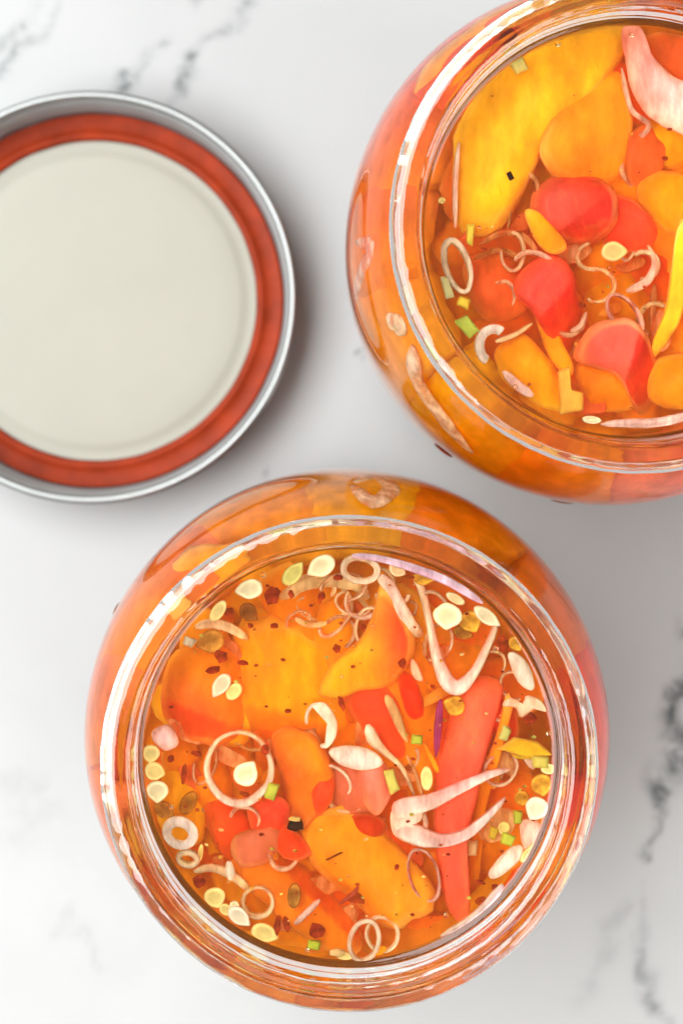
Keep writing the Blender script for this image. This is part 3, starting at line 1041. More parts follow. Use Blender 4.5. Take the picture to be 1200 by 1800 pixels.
ring(J, 446, 1292, 36, 26, 0, 9, 8, 1.6, PEACH, 'faint deep onion ring', mat=M_ONION_CLEAR)
ring(J, 316, 1465, 24, 20, 25, 1.8, 24, 1.8, PALE, 'thick pale onion ring', w2=20)
ring(J, 330, 1510, 16, 11, 10, 1.8, 14, 1.6, (0.86, 0.62, 0.30), 'small yellowish onion ring')
strip(J, [(690, 1428, 2.4, 36), (715, 1420, 2, 44), (760, 1408, 1.8, 34), (810, 1384, 1.6, 26), (860, 1362, 1.6, 18), (896, 1352, 2.2, 9)], 2, PALE, 'upper white arm of the forked onion slice', col2=(0.96, 0.55, 0.50))
strip(J, [(692, 1452, 2.8, 34), (730, 1468, 2.3, 44), (775, 1478, 2.0, 32), (820, 1466, 1.8, 25), (858, 1434, 1.8, 18), (888, 1402, 2.2, 9)], 2, (0.88, 0.72, 0.68), 'lower white arm of the forked onion slice', col2=(0.96, 0.55, 0.50))
oni(J, [(686, 1430), (705, 1410), (740, 1412), (742, 1440), (728, 1452), (745, 1466), (720, 1482), (692, 1468)], 3, 2, PALE, 'white joint of the forked onion slice', dome=.4, rough=.4)
ring(J, 744, 1538, 25, 47, -17, 2.6, 6, 1.6, (0.80, 0.34, 0.26), 'slim oval salmon onion ring', mat=M_ONION_CLEAR, w2=8)
ring(J, 640, 1655, 25, 36, 14, 2, 11, 1.5, PEACH, 'oval peach onion ring')
ring(J, 672, 1642, 28, 30, -10, 3.4, 10, 1.5, PEACH, 'round peach onion ring tucked behind another')
ring(J, 453, 1586, 26, 26, 0, 4, 7, 1.6, PEACH, 'thin round onion ring', w2=13)
strip(J, [(518, 1625, 2.4, 14), (538, 1606, 2, 14), (562, 1582, 2, 13)], 1.4, PINK, 'short pink onion strip')
strip(J, [(402, 1514, 2, 20), (406, 1548, 2.4, 22)], 1.4, PALE, 'short white onion bit')
strip(J, [(340, 1532, 3, 14), (372, 1526, 3, 18), (408, 1540, 3.5, 20), (440, 1566, 5, 16)], 1.4, PEACH, 'pale curved onion strip')
strip(J, [(342, 1102, 3, 16), (370, 1096, 3, 22), (404, 1104, 3.6, 22), (436, 1124, 5, 16)], 1.5, PEACH, 'pale curved onion strip')
oni(J, [(268, 1285), (292, 1274), (310, 1290), (313, 1310), (292, 1320), (270, 1304)], 1.8, 2.2, PINK, 'small rounded pink onion piece', dome=.5)
chip('onion_bit', J, 333, 1128, 24, 20, 25, 1.6, (0.88, 0.80, 0.62), M_ONION, 'tiny white onion cube', 'onion', GO, thick=2)
strip(J, [(646, 1274, 3, 20), (656, 1300, 3, 26), (676, 1322, 4, 16), (706, 1350, 5, 11), (728, 1398, 6, 9)], 1.6, PALE, 'white onion strip with a thin tail')
strip(J, [(712, 1320, 7, 10), (730, 1360, 6, 10), (742, 1398, 6, 10)], 1.4, PEACH, 'thin peach onion thread', mat=M_ONION_CLEAR)
oni(J, [(892, 1152), (908, 1148), (930, 1170), (940, 1205), (930, 1214), (908, 1196)], 1.6, 1.8, (0.88, 0.76, 0.62), 'long cream onion piece', dome=.3)
oni(J, [(882, 1240), (896, 1226), (918, 1236), (925, 1222), (952, 1232), (960, 1252), (940, 1246), (915, 1262), (905, 1244)], 2, 1.6, PEACH, 'ragged pale onion scrap', rough=.5)
oni(J, [(858, 1535), (880, 1505), (905, 1486), (920, 1490), (914, 1512), (888, 1535), (868, 1546)], 1.8, 1.8, PALE, 'pale pink onion piece', dome=.4)
oni(J, [(914, 1448), (940, 1440), (952, 1455), (942, 1485), (920, 1492)], 2.6, 2, PINK, 'small pink onion piece', dome=.4)
strip(J, [(775, 1648, 3, 14), (820, 1624, 2, 22), (852, 1598, 1.5, 24), (884, 1556, 1.3, 20)], 1.4, LILAC, 'lilac red onion strip', col2=PALE)
chip('onion_bit', J, 829, 1492, 22, 32, 5, 5, PEACH, M_ONION, 'small peach onion block', 'onion', GO, thick=2)
oni(J, [(842, 1440), (872, 1420), (905, 1428), (900, 1462), (866, 1482), (842, 1470)], 6, 2, PEACH, 'translucent peach onion piece', mat=M_ONION_CLEAR)
oni(J, [(864, 1345), (884, 1320), (902, 1330), (905, 1362), (880, 1372)], 6, 2, PEACH, 'translucent peach onion piece', mat=M_ONION_CLEAR)
strip(J, [(774, 1230, 2.2, 12), (770, 1275, 2, 18), (766, 1330, 2.4, 10)], 1.2, (0.42, 0.035, 0.17), 'magenta red onion sliver')
strip(J, [(678, 1222, 4, 18), (692, 1250, 3.5, 22), (706, 1284, 3.5, 16), (716, 1305, 4, 7)], 1.4, (0.80, 0.52, 0.26), 'tan onion strip')
oni(J, [(722, 1160), (732, 1165), (744, 1195), (732, 1196), (722, 1182)], 4, 1.5, PINK, 'small pink onion sliver')
strip(J, [(918, 1312, 4, 18), (926, 1330, 3, 22), (938, 1352, 3, 14)], 1.4, PINK, 'short pale pink onion strip')
strip(J, [(590, 1452, 6, 14), (560, 1470, 6, 10), (545, 1462, 7, 8)], 1.6, (0.75, 0.30, 0.22), 'reddish translucent onion curl', mat=M_ONION_CLEAR)
strip(J, [(330, 1390, 7, 16), (352, 1420, 7, 16), (392, 1425, 7, 14)], 1.6, PEACH, 'pale onion arc under the large ring', mat=M_ONION_CLEAR)
strip(J, [(868, 1246, 7, 18), (876, 1280, 6, 16), (860, 1330, 7, 12)], 1.6, PINK, 'pink onion strip beside the red pepper', mat=M_ONION_CLEAR)
strip(J, [(596, 1590, 3, 8), (622, 1570, 3, 9), (632, 1552, 3.4, 6)], 1.0, (0.62, 0.10, 0.06), 'thin red onion thread')

# seeds
for (x, y, w, h, r, d, c, t) in [
    (566, 995, 48, 38, 150, 1.2, CREAM, 'cream pepper seed'), (513, 1010, 46, 30, -50, 1.5, (0.72, 0.64, 0.20), 'greenish pepper seed'),
    (440, 1035, 44, 35, 170, 1.2, CREAM, 'cream pepper seed'), (383, 1074, 42, 22, -55, 1.4, YSEED, 'yellow pepper seed'),
    (390, 1203, 42, 28, 125, 1.8, (0.88, 0.62, 0.44), 'pinkish pepper seed'), (411, 1215, 34, 24, -50, 2.6, YSEED, 'yellow pepper seed'),
    (385, 1240, 28, 28, 0, 4, GOLD, 'golden pepper seed'), (432, 1361, 46, 42, -55, 1.6, CREAM, 'cream pepper seed inside the large onion ring'),
    (264, 1324, 30, 34, 90, 1.6, YSEED, 'yellow pepper seed'), (271, 1356, 34, 34, 20, 1.6, YSEED, 'yellow pepper seed'),
    (276, 1390, 36, 40, 90, 1.4, CREAM, 'cream pepper seed'), (786, 1082, 42, 50, 95, 1.6, CREAM, 'cream pepper seed'),
    (826, 1092, 36, 40, 60, 2.4, GOLD, 'golden pepper seed'), (742, 1016, 34, 26, 10, 2.4, GOLD, 'golden pepper seed'),
    (853, 1082, 50, 27, 35, 1.6, (0.86, 0.72, 0.50), 'cream pepper seed'), (800, 1241, 36, 38, 200, 2.4, GOLD, 'golden pepper seed'),
    (750, 1369, 22, 44, 0, 2.0, YSEED, 'yellow pepper seed'), (952, 1379, 36, 40, 80, 1.8, GOLD, 'golden pepper seed'),
    (943, 1421, 40, 40, 120, 1.0, (0.88, 0.80, 0.56), 'bright cream pepper seed'), (917, 1403, 24, 26, 0, 3.4, GOLD, 'golden pepper seed'),
    (376, 1578, 36, 40, 60, 2, YSEED, 'yellow pepper seed'), (396, 1600, 26, 22, 40, 1.8, YSEED, 'small yellow pepper seed'),
    (419, 1611, 42, 30, 40, 1.2, (0.88, 0.76, 0.60), 'white pepper seed'), (462, 1640, 44, 36, 20, 2.2, YSEED, 'yellow pepper seed'),
    (412, 1592, 18, 16, 0, 1.4, CREAM, 'tiny cream seed'), (907, 1130, 26, 30, 60, 2.4, GOLD, 'golden pepper seed'),
    (697, 1000, 30, 26, 30, 3.2, PEACH, 'peach pepper seed'), (800, 1052, 40, 18, 30, 2.4, (0.86, 0.66, 0.42), 'slim cream pepper seed'),
    (930, 1500, 46, 16, -45, 1.4, YSEED, 'slim yellow pepper seed'), (965, 1352, 18, 30, 90, 1.4, YSEED, 'yellow pepper seed'),
    (352, 1500, 10, 34, 8, 3, YSEED, 'slim yellow pepper seed'), (885, 1455, 22, 24, 20, 4, YSEED, 'yellow pepper seed'),
    (668, 1672, 26, 14, -30, 1.6, ORGY, 'orange seed scrap'), (605, 1682, 30, 14, 5, 1.6, YSEED, 'slim yellow pepper seed'),
]:
    seed(J, x, y, w, h, r, d, c, t, tip=min(w, h) > 25, mat=M_SEED_CLEAR if c is GOLD else None)
seed(J, 372, 1126, 46, 40, 160, 3, (0.78, 0.38, 0.07), 'brown soaked pepper seed', mat=M_SEED_CLEAR)
seed(J, 436, 1076, 34, 30, 40, 3.4, (0.34, 0.11, 0.02), 'dark brown pepper seed', mat=M_SEED_CLEAR)
seed(J, 287, 1424, 36, 30, 30, 2.6, (0.62, 0.25, 0.04), 'brown soaked pepper seed', mat=M_SEED_CLEAR)
seed(J, 331, 1412, 26, 44, 30, 4, (0.55, 0.22, 0.03), 'long brown soaked seed', mat=M_SEED_CLEAR, tip=False)
seed(J, 517, 1574, 24, 46, 5, 2, (0.52, 0.22, 0.03), 'narrow brown seed husk', mat=M_SEED_CLEAR, tip=False, thick=1.6)
seed(J, 812, 1112, 34, 26, 20, 3, (0.48, 0.2, 0.03), 'dark brown pepper seed', mat=M_SEED_CLEAR)
chip('peppercorn_husk', J, 519, 1450, 34, 28, 10, 1.8, (0.045, 0.022, 0.008), M_FLAKE, 'nearly black peppercorn husk', 'peppercorn', None, thick=2.4, sides=7)
chip('pepper_crumb', J, 518, 1440, 26, 10, 0, 1.2, (0.62, 0.42, 0.10), M_SEED, 'tan crumb lying on the dark husk', 'crumb', None, thick=1.2, sides=5)
chip('pepper_crumb', J, 593, 1676, 30, 16, 5, 1.2, (0.72, 0.46, 0.18), M_SEED, 'tan crumb', 'crumb', None, thick=1.4, sides=6)

# scallion bits
for (x, y, w, h, r, d, c, t) in [
    (733, 1300, 24, 18, 10, 2, (0.46, 0.52, 0.05), 'lime green scallion bit'), (887, 1290, 22, 28, 20, 1.6, (0.60, 0.56, 0.14), 'pale green scallion bit'),
    (687, 1372, 24, 46, -18, 1.8, (0.64, 0.58, 0.12), 'pale green scallion bit'), (477, 1393, 22, 36, 20, 1.8, (0.52, 0.56, 0.06), 'lime green scallion bit'),
    (950, 1340, 40, 24, 3, 1.8, (0.70, 0.56, 0.10), 'yellow scallion slice'), (892, 1476, 26, 24, 25, 1.6, (0.56, 0.58, 0.05), 'lime green scallion bit'),
    (909, 1437, 16, 28, 0, 3, (0.50, 0.52, 0.05), 'lime green scallion bit'), (551, 1662, 24, 20, 8, 1.6, (0.50, 0.56, 0.04), 'lime green scallion bit'),
    (867, 1464, 16, 26, 15, 3.6, (0.72, 0.50, 0.05), 'yellow scallion bit'), (925, 1330, 56, 10, 0, 3, (0.75, 0.48, 0.03), 'flat yellow scallion bit'),
]:
    green(J, x, y, w, h, r, d, c, t)

# chili flakes
for (x, y, w, h, r, d) in [(476, 1046, 36, 42, 10, 1.4), (511, 1044, 15, 22, -10, 1.2), (594, 1015, 22, 14, 0, 1.0), (565, 1048, 16, 18, 10, 1.6), (402, 1076, 22, 20, 20, 2.2),
                           (388, 1154, 28, 26, 0, 1.8), (373, 1178, 30, 18, -10, 1.2), (427, 1165, 28, 13, 10, 1.6), (505, 1250, 14, 12, 0, 1.6), (600, 1236, 14, 34, -25, 1.6),
                           (592, 1141, 18, 22, 0, 2.2), (324, 1360, 13, 46, 4, 2), (350, 1550, 32, 26, 20, 1.4), (556, 1636, 36, 32, 15, 1.4), (697, 1525, 10, 14, 0, 1.4),
                           (626, 1580, 40, 24, 20, 3), (884, 1132, 34, 32, 0, 3), (932, 1262, 30, 26, 20, 1.8), (707, 1166, 18, 20, 0, 2.6), (466, 1318, 18, 24, 10, 2), (488, 1628, 14, 40, 6, 2.2),
                           (503, 1625, 14, 40, -10, 2.4), (482, 1100, 18, 14, 0, 2), (440, 1100, 14, 12, 30, 1.8), (300, 1334, 16, 18, 0, 2), (938, 1440, 14, 9, 15, 0.9), (345, 1325, 22, 12, 20, 3),
                           (430, 1396, 26, 12, 15, 4), (640, 1105, 20, 14, 30, 3), (860, 1215, 46, 16, 5, 5), (846, 1585, 30, 22, 0, 5), (845, 1552, 22, 9, 20, 2), (870, 1560, 14, 16, 0, 2),
                           (720, 1350, 20, 18, 0, 6), (610, 1475, 26, 20, 0, 4), (470, 1030, 10, 8, 0, 1), (890, 1370, 20, 26, 0, 4), (498, 1335, 34, 38, 20, 5), (455, 1480, 34, 30, 0, 4.5), (660, 1080, 18, 14, 0, 3.6)]:
    flake(J, x, y, w, h, r, d, 'small chili flake' if max(w, h) < 24 else 'broad chili flake')
flake(J, 588, 1505, 46, 4, -25, 2.4, 'hair thin brown chili sliver', (0.25, 0.06, 0.01), 4)

# ---- lower jar: slices standing behind the glass
for (a, w, z0, z1, c, t, c2) in [
    (-86, 34, 34, 92, (0.98, 0.20, 0.08), 'salmon pepper slice', (1.0, 0.30, 0.10)), (-54, 32, 40, 97, (0.98, 0.18, 0.05), 'salmon orange pepper slice', (1.0, 0.28, 0.03)),
    (-24, 28, 46, 96, (1.0, 0.34, 0.01), 'orange pepper slice', ORG), (2, 28, 42, 99, (1.0, 0.44, 0.01), 'amber pepper slice', ORGY), (30, 28, 40, 96, (1.0, 0.30, 0.007), 'orange pepper slice', (0.92, 0.16, 0.005)),
    (60, 28, 42, 94, (0.85, 0.10, 0.005), 'red orange pepper slice', (0.98, 0.22, 0.006)), (92, 36, 36, 99, (0.92, 0.07, 0.05), 'pinkish red pepper slice', (0.86, 0.04, 0.025)),
    (120, 28, 40, 94, RED, 'red pepper slice', ORG), (150, 30, 42, 96, ORG, 'orange pepper slice', ORGY), (182, 30, 40, 94, ORGY, 'amber pepper slice', ORG),
    (214, 30, 38, 96, ORG, 'orange pepper slice', SALMON), (244, 28, 40, 95, (0.98, 0.20, 0.06), 'salmon pepper slice', ORG)]:
    wall_piece('L', a, w * 1.45, z0 - 6, z1 + 6, 4.5, c, t, c2, gap=rng.choice((0.5, 1.4)))
for (a, w, z0, z1, c, t, c2) in [(-70, 40, 5, 40, ORG, 'low orange pepper slice', RED), (-20, 40, 5, 42, RED, 'low red pepper slice', ORG), (35, 40, 5, 40, ORGY, 'low amber pepper slice', ORG), (85, 40, 5, 38, RED, 'low red pepper slice', ORG)]:
    wall_piece('L', a, w, z0, z1, 5, c, t, c2)

# ---- upper jar
J = 'U'
pep(J, [(790, 180), (900, 70), (1050, 40), (1130, 120), (1080, 280), (940, 340), (820, 330)], 22, 6, ORGY, 'broad deep amber pepper piece', dome=3)
pep(J, [(1060, 60), (1200, 30), (1330, 120), (1340, 300), (1220, 330), (1100, 260)], 20, 6, ORG, 'broad deep orange pepper piece', dome=3, col2=RED)
pep(J, [(780, 360), (920, 330), (1010, 420), (990, 560), (880, 620), (790, 520)], 19, 6, (0.74, 0.10, 0.02), 'broad deep red orange pepper piece', dome=3)
pep(J, [(980, 360), (1120, 340), (1220, 430), (1200, 580), (1060, 620), (970, 520)], 17, 6, RED, 'broad deep red pepper piece', dome=3, col2=ORG)
pep(J, [(900, 620), (1050, 580), (1240, 640), (1240, 720), (1080, 760), (940, 720)], 17, 6, ORG, 'broad deep orange pepper piece', dome=3)
pep(J, [(1180, 330), (1330, 300), (1420, 420), (1400, 580), (1260, 660), (1180, 560)], 15, 6, ORGY, 'broad deep amber pepper piece', dome=3)
pep(J, [(812, 290), (814, 220), (850, 150), (925, 85), (1000, 50), (1060, 48), (1088, 70), (1050, 150), (985, 210), (945, 270), (905, 350), (862, 392), (828, 378)], 6, 5.5, YEL, 'large bright yellow pepper piece', dome=2.5, jag=0.06, fold=(.8, .6, .30, .4, (0.97, 0.40, 0.012)), col2=(0.95, 0.42, 0.012), gdir=(1, -.2))
pep(J, [(960, 262), (985, 190), (1040, 145), (1088, 130), (1102, 200), (1095, 285), (1050, 318), (990, 308)], 5.5, 5, (0.93, 0.33, 0.012), 'rounded orange pepper piece', dome=3, jag=0.06, col2=ORG, gdir=(0, 1))
pep(J, [(942, 355), (965, 322), (1000, 307), (1040, 314), (1070, 345), (1072, 390), (1040, 420), (985, 415), (950, 392)], 4.5, 6, (0.75, 0.045, 0.015), 'round glossy red pepper piece', dome=3, jag=0.06, fold=(.6, .8, .25, .5, (0.66, 0.03, 0.012)), col2=(0.80, 0.09, 0.05), gdir=(-1, 0))
pep(J, [(1060, 360), (1100, 352), (1140, 380), (1155, 420), (1120, 442), (1070, 425)], 6.5, 5, RED, 'red pepper piece beside the round one', dome=2, rough=0.7, col2=SALMON)
pep(J, [(912, 515), (934, 476), (968, 461), (998, 480), (1012, 530), (1024, 590), (1002, 635), (966, 592), (940, 548)], 4.5, 6, SALMON, 'red pepper wedge with a pale cut face', dome=2, col2=(0.66, 0.03, 0.012), gdir=(1, .5), edge=SALMON, jag=0.04, fold=(.75, .66, -.12, .7, (0.78, 0.03, 0.012)))
pep(J, [(1018, 628), (1045, 582), (1102, 571), (1138, 606), (1154, 660), (1142, 705), (1118, 712), (1086, 660), (1050, 645)], 3.8, 6, (0.86, 0.12, 0.07), 'large red pepper wedge', dome=1, jag=0.03, fold=(1, .25, .12, .9, (0.74, 0.035, 0.014)))
pep(J, [(1020, 650), (1060, 648), (1090, 670), (1110, 712), (1080, 722), (1035, 708)], 7, 4, ORG, 'orange underside of a pepper piece', dome=1)
pep(J, [(1186, 420), (1200, 400), (1218, 440), (1206, 500), (1192, 560), (1165, 612), (1148, 618), (1150, 595), (1170, 540), (1178, 480)], 2.6, 3, (0.95, 0.56, 0.02), 'bright yellow curled pepper strip', dome=.6, rough=.5)
pep(J, [(1130, 330), (1165, 308), (1215, 312), (1240, 360), (1205, 410), (1160, 400), (1138, 370)], 6, 4, ORGY, 'amber pepper piece', dome=2, col2=YEL)
pep(J, [(1060, 318), (1120, 305), (1150, 340), (1110, 360), (1075, 345)], 8, 4, ORG, 'small orange pepper piece', dome=1)
pep(J, [(1128, 70), (1180, 60), (1260, 90), (1270, 150), (1200, 150), (1150, 120)], 7, 4, (0.82, 0.10, 0.02), 'red orange pepper piece', dome=1.5)
pep(J, [(880, 622), (920, 598), (955, 628), (984, 672), (982, 716), (930, 698), (888, 662)], 7, 5, ORGY, 'amber pepper piece', dome=2, col2=YEL, gdir=(0, 1))
pep(J, [(980, 652), (1000, 645), (1004, 684), (1024, 690), (1026, 722), (983, 732)], 1.9, 2.4, (0.88, 0.44, 0.05), 'notched tan orange pepper bit', smooth=False, rough=.4)
pep(J, [(1150, 655), (1185, 630), (1260, 640), (1270, 690), (1200, 712), (1158, 700)], 5, 4, ORGY, 'amber pepper piece', dome=1.5)
pep(J, [(926, 378), (945, 375), (975, 402), (990, 428), (968, 440), (945, 422)], 2.2, 2.2, YEL, 'yellow pepper curl', dome=.7, col2=ORG, gdir=(1, 1))
pep(J, [(940, 545), (965, 560), (1000, 632), (990, 650), (962, 618)], 5.5, 3, ORGY, 'amber edge strip under the red wedge')
pep(J, [(830, 470), (880, 440), (925, 480), (920, 540), (870, 560), (835, 520)], 8, 4, (0.80, 0.10, 0.03), 'red orange pepper piece', dome=2)
pep(J, [(1105, 250), (1140, 225), (1165, 260), (1150, 310), (1110, 320)], 6, 4, (0.80, 0.12, 0.03), 'red orange pepper bit', dome=1.5, rough=.6)

oni(J, [(1094, 52), (1108, 40), (1128, 48), (1142, 90), (1178, 130), (1225, 160), (1230, 240), (1180, 228), (1135, 200), (1110, 160), (1098, 110)], 2.4, 2.0, (0.95, 0.36, 0.28), 'large pink white onion layer', dome=1.0, col2=(0.97, 0.74, 0.66), jag=0.05, n=48, gdir=(1, .5), rough=.3)
strip(J, [(1092, 118, 3.4, 10), (1108, 190, 3, 12), (1140, 222, 3, 12), (1100, 262, 4.5, 14), (1092, 300, 5, 12), (1112, 330, 6, 9)], 1.4, PINK, 'thin pink onion curl', mat=M_ONION_CLEAR)
ring(J, 804, 468, 20, 46, -17, 1.8, 16, 1.8, (0.86, 0.62, 0.36), 'long pale yellow onion ring', w2=11)
strip(J, [(893, 402, 6, 8), (900, 345, 4, 10), (916, 308, 3, 12), (938, 312, 3, 12), (944, 340, 3.5, 10), (932, 388, 5, 8)], 1.6, (0.86, 0.42, 0.18), 'translucent amber onion loop', mat=M_ONION_CLEAR)
strip(J, [(842, 430, 6, 12), (880, 410, 5, 14), (920, 415, 5, 14), (945, 445, 5.5, 12)], 1.6, (0.84, 0.34, 0.16), 'translucent orange onion arc', mat=M_ONION_CLEAR)
strip(J, [(830, 458, 7, 14), (870, 440, 6, 14), (912, 450, 6, 14)], 1.6, (0.84, 0.34, 0.16), 'lower translucent orange onion arc', mat=M_ONION_CLEAR)
ring(J, 1096, 552, 22, 40, -38, 2.8, 8, 1.6, (0.80, 0.34, 0.26), 'oval glassy red onion ring', mat=M_ONION_CLEAR, w2=14)
strip(J, [(1138, 430, 4, 10), (1150, 462, 3, 14), (1136, 494, 2.6, 20), (1100, 512, 3, 16)], 1.8, PINK, 'curved pink onion slice')
ring(J, 866, 606, 24, 28, 10, 1.8, 22, 1.8, PALE, 'pale open onion ring', arcs=(100, 300))
strip(J, [(870, 600, 3, 14), (905, 588, 4, 12), (935, 568, 5, 9)], 1.5, PEACH, 'peach onion strip')
strip(J, [(884, 652, 1.6, 14), (908, 676, 1.4, 22), (936, 696, 1.4, 18)], 1.4, PINK, 'pink onion strip')
strip(J, [(1055, 746, 1.6, 10), (1100, 744, 1.4, 20), (1160, 742, 1.4, 22), (1240, 722, 1.4, 20)], 1.4, PINK, 'long pink onion strip')
strip(J, [(1030, 548, 4, 9), (1020, 572, 3.4, 12), (1002, 582, 4, 10)], 1.5, PINK, 'small curly pink onion strip')
strip(J, [(806, 250, 2.2, 10), (800, 320, 2.2, 12), (800, 400, 2.4, 10)], 1.4, PINK, 'thin upright pink onion strip')
strip(J, [(1150, 500, 6, 14), (1146, 550, 6, 16), (1150, 590, 7, 12)], 1.6, (0.84, 0.36, 0.20), 'translucent orange onion strip', mat=M_ONION_CLEAR)
oni(J, [(945, 150), (985, 130), (990, 170), (965, 235), (945, 215)], 2.5, 1.0, (0.90, 0.50, 0.16), 'faint peach onion film', mat=M_ONION_CLEAR)
seed(J, 1077, 441, 44, 38, 0, 1.6, (0.84, 0.56, 0.22), 'golden pepper seed with a small beak')
seed(J, 1040, 738, 36, 15, 5, 1.2, CREAM, 'slim cream pepper seed', tip=False)
seed(J, 776, 352, 14, 12, 0, 2, YSEED, 'tiny yellow seed', tip=False)
for (x, y, w, h, r, d, c, t) in [(826, 410, 15, 44, 3, 1.8, (0.80, 0.60, 0.06), 'slim yellow scallion bit'), (786, 504, 20, 42, -15, 1.4, (0.76, 0.68, 0.30), 'pale scallion bit'),
                                 (820, 573, 26, 42, -42, 1.4, (0.56, 0.60, 0.08), 'lime green scallion bit'), (985, 235, 28, 24, 10, 2.0, (0.50, 0.42, 0.02), 'olive green scallion bit'),
                                 (814, 532, 24, 20, 20, 1.6, (0.85, 0.58, 0.05), 'yellow scallion bit'), (911, 116, 30, 26, -30, 1.4, (0.85, 0.68, 0.18), 'pale yellow scallion bit')]:
    green(J, x, y, w, h, r, d, c, t)
chip('peppercorn_chip', J, 896, 308, 11, 17, -25, 0.8, (0.012, 0.01, 0.008), M_FLAKE, 'tiny black peppercorn chip', 'peppercorn', None, thick=0.8)
flake(J, 1168, 278, 18, 12, 0, 1.6, 'small dark red chili flake')
flake(J, 1022, 536, 16, 16, 0, 2.4, 'small dark red chili flake')
flake(J, 850, 438, 20, 8, 10, 3, 'small brown chili flake')
for (a, w, z0, z1, c, t, c2) in [
    (-142, 26, 42, 96, (1.0, 0.40, 0.007), 'amber pepper slice', ORG), (-168, 26, 40, 95, (0.92, 0.15, 0.005), 'orange red pepper slice', ORG), (-116, 24, 40, 94, ORG, 'orange pepper slice', (1.0, 0.40, 0.007)),
    (-92, 24, 42, 98, (0.98, 0.16, 0.06), 'salmon pepper slice', ORG), (-68, 24, 38, 96, (0.96, 0.12, 0.05), 'salmon red pepper slice', (1.0, 0.24, 0.03)), (-44, 26, 42, 97, (0.92, 0.09, 0.05), 'pinkish red pepper slice', SALMON),
    (-16, 26, 40, 96, ORG, 'orange pepper slice', SALMON), (12, 28, 40, 96, RED, 'red pepper slice', ORG), (42, 30, 40, 94, ORGY, 'amber pepper slice', None), (74, 30, 40, 94, ORG, 'orange pepper slice', None),
    (106, 30, 40, 96, RED, 'red pepper slice', None), (136, 28, 40, 94, ORG, 'orange pepper slice', None), (163, 26, 42, 96, (0.95, 0.20, 0.10), 'pinkish pepper slice', SALMON)]:
    wall_piece('U', a, w * 1.45, z0 - 6, z1 + 6, 4.5, c, t, c2, gap=rng.choice((0.5, 1.4)))
for (a, w, z0, z1, c, t, c2) in [(-160, 40, 5, 40, RED, 'low red pepper slice', ORG), (-110, 40, 5, 42, ORG, 'low orange pepper slice', RED), (-60, 40, 5, 40, ORGY, 'low amber pepper slice', ORG)]:
    wall_piece('U', a, w, z0, z1, 5, c, t, c2)

# ---- second layer of slices, and deeper cut pieces that close the gaps
WC = [(ORG, 'orange inner pepper slice'), (SALMON, 'salmon inner pepper slice'), (ORGY, 'amber inner pepper slice'), (RED, 'red inner pepper slice')]
for jar, a0 in (('L', -100), ('U', -172)):
    for k in range(11 if jar == 'L' else 9):
        c, t = WC[(k * 3 + (1 if jar == 'L' else 0)) % 4]
        wall_piece(jar, a0 + k * (32 if jar == 'L' else 24), 40, 32, 99, 4, c, t, ORG, gap=6.5)
FC = [(ORG, 'orange'), (ORGY, 'amber'), (RED, 'red'), (SALMON, 'scarlet'), (YEL, 'yellow')]
for jar, cx, cy, cnt in (('L', 612, 1333, 34), ('U', 1118, 400, 30)):
    for k in range(cnt):
        a = k * 2.39996
        r = 315 * sqrt((k + 0.5) / cnt)
        x, y = cx + r * cos(a), cy + r * sin(a)
        if x > 1330:
            continue
        if jar == 'L':
            wts = (4, 3, 1, 1, 2) if x < 600 else (3, 1, 4, 3, 0)
        else:
            wts = (3, 3, 1, 1, 3) if y < 320 else (3, 2, 3, 3, 0)
        c, t = rng.choices(FC, wts)[0]
        ln, wd, ro = rng.uniform(75, 110), rng.uniform(38, 60), rng.uniform(0, pi)
        o = []
        for q in range(9):
            b = 2 * pi * q / 9
            u, v = ln * cos(b) * rng.uniform(.82, 1.1), wd * sin(b) * rng.uniform(.8, 1.15)
            o.append((x + u * cos(ro) - v * sin(ro), y + u * sin(ro) + v * cos(ro)))
        pep(jar, o, 9.0 + (k * 7 % 5) * 1.0, 3.5, c, 'deep ' + t + ' pepper strip', dome=2.5, col2=mixc(c, ORG, 0.6), gdir=(cos(a), sin(a)))

wall_strip('L', [(1, 88), (6, 94), (10, 88), (6, 82), (1, 88)], PEACH, 'peach onion ring behind the shoulder glass at twelve of the lower jar', w=3.5)
wall_strip('U', [(-104, 74), (-98, 86), (-92, 92), (-90, 84)], PINK, 'pink onion loop behind the shoulder glass at nine of the upper jar', w=3)
wall_strip('U', [(-118, 96), (-126, 92), (-136, 90), (-148, 86)], PEACH, 'long peach onion strip behind the shoulder glass at eight of the upper jar', w=4)
wall_strip('U', [(-113.5, 94), (-112, 95.5), (-110.5, 94), (-110, 92.5)], CREAM, 'cream seed bit behind the shoulder glass at half past eight of the upper jar', w=3.4)

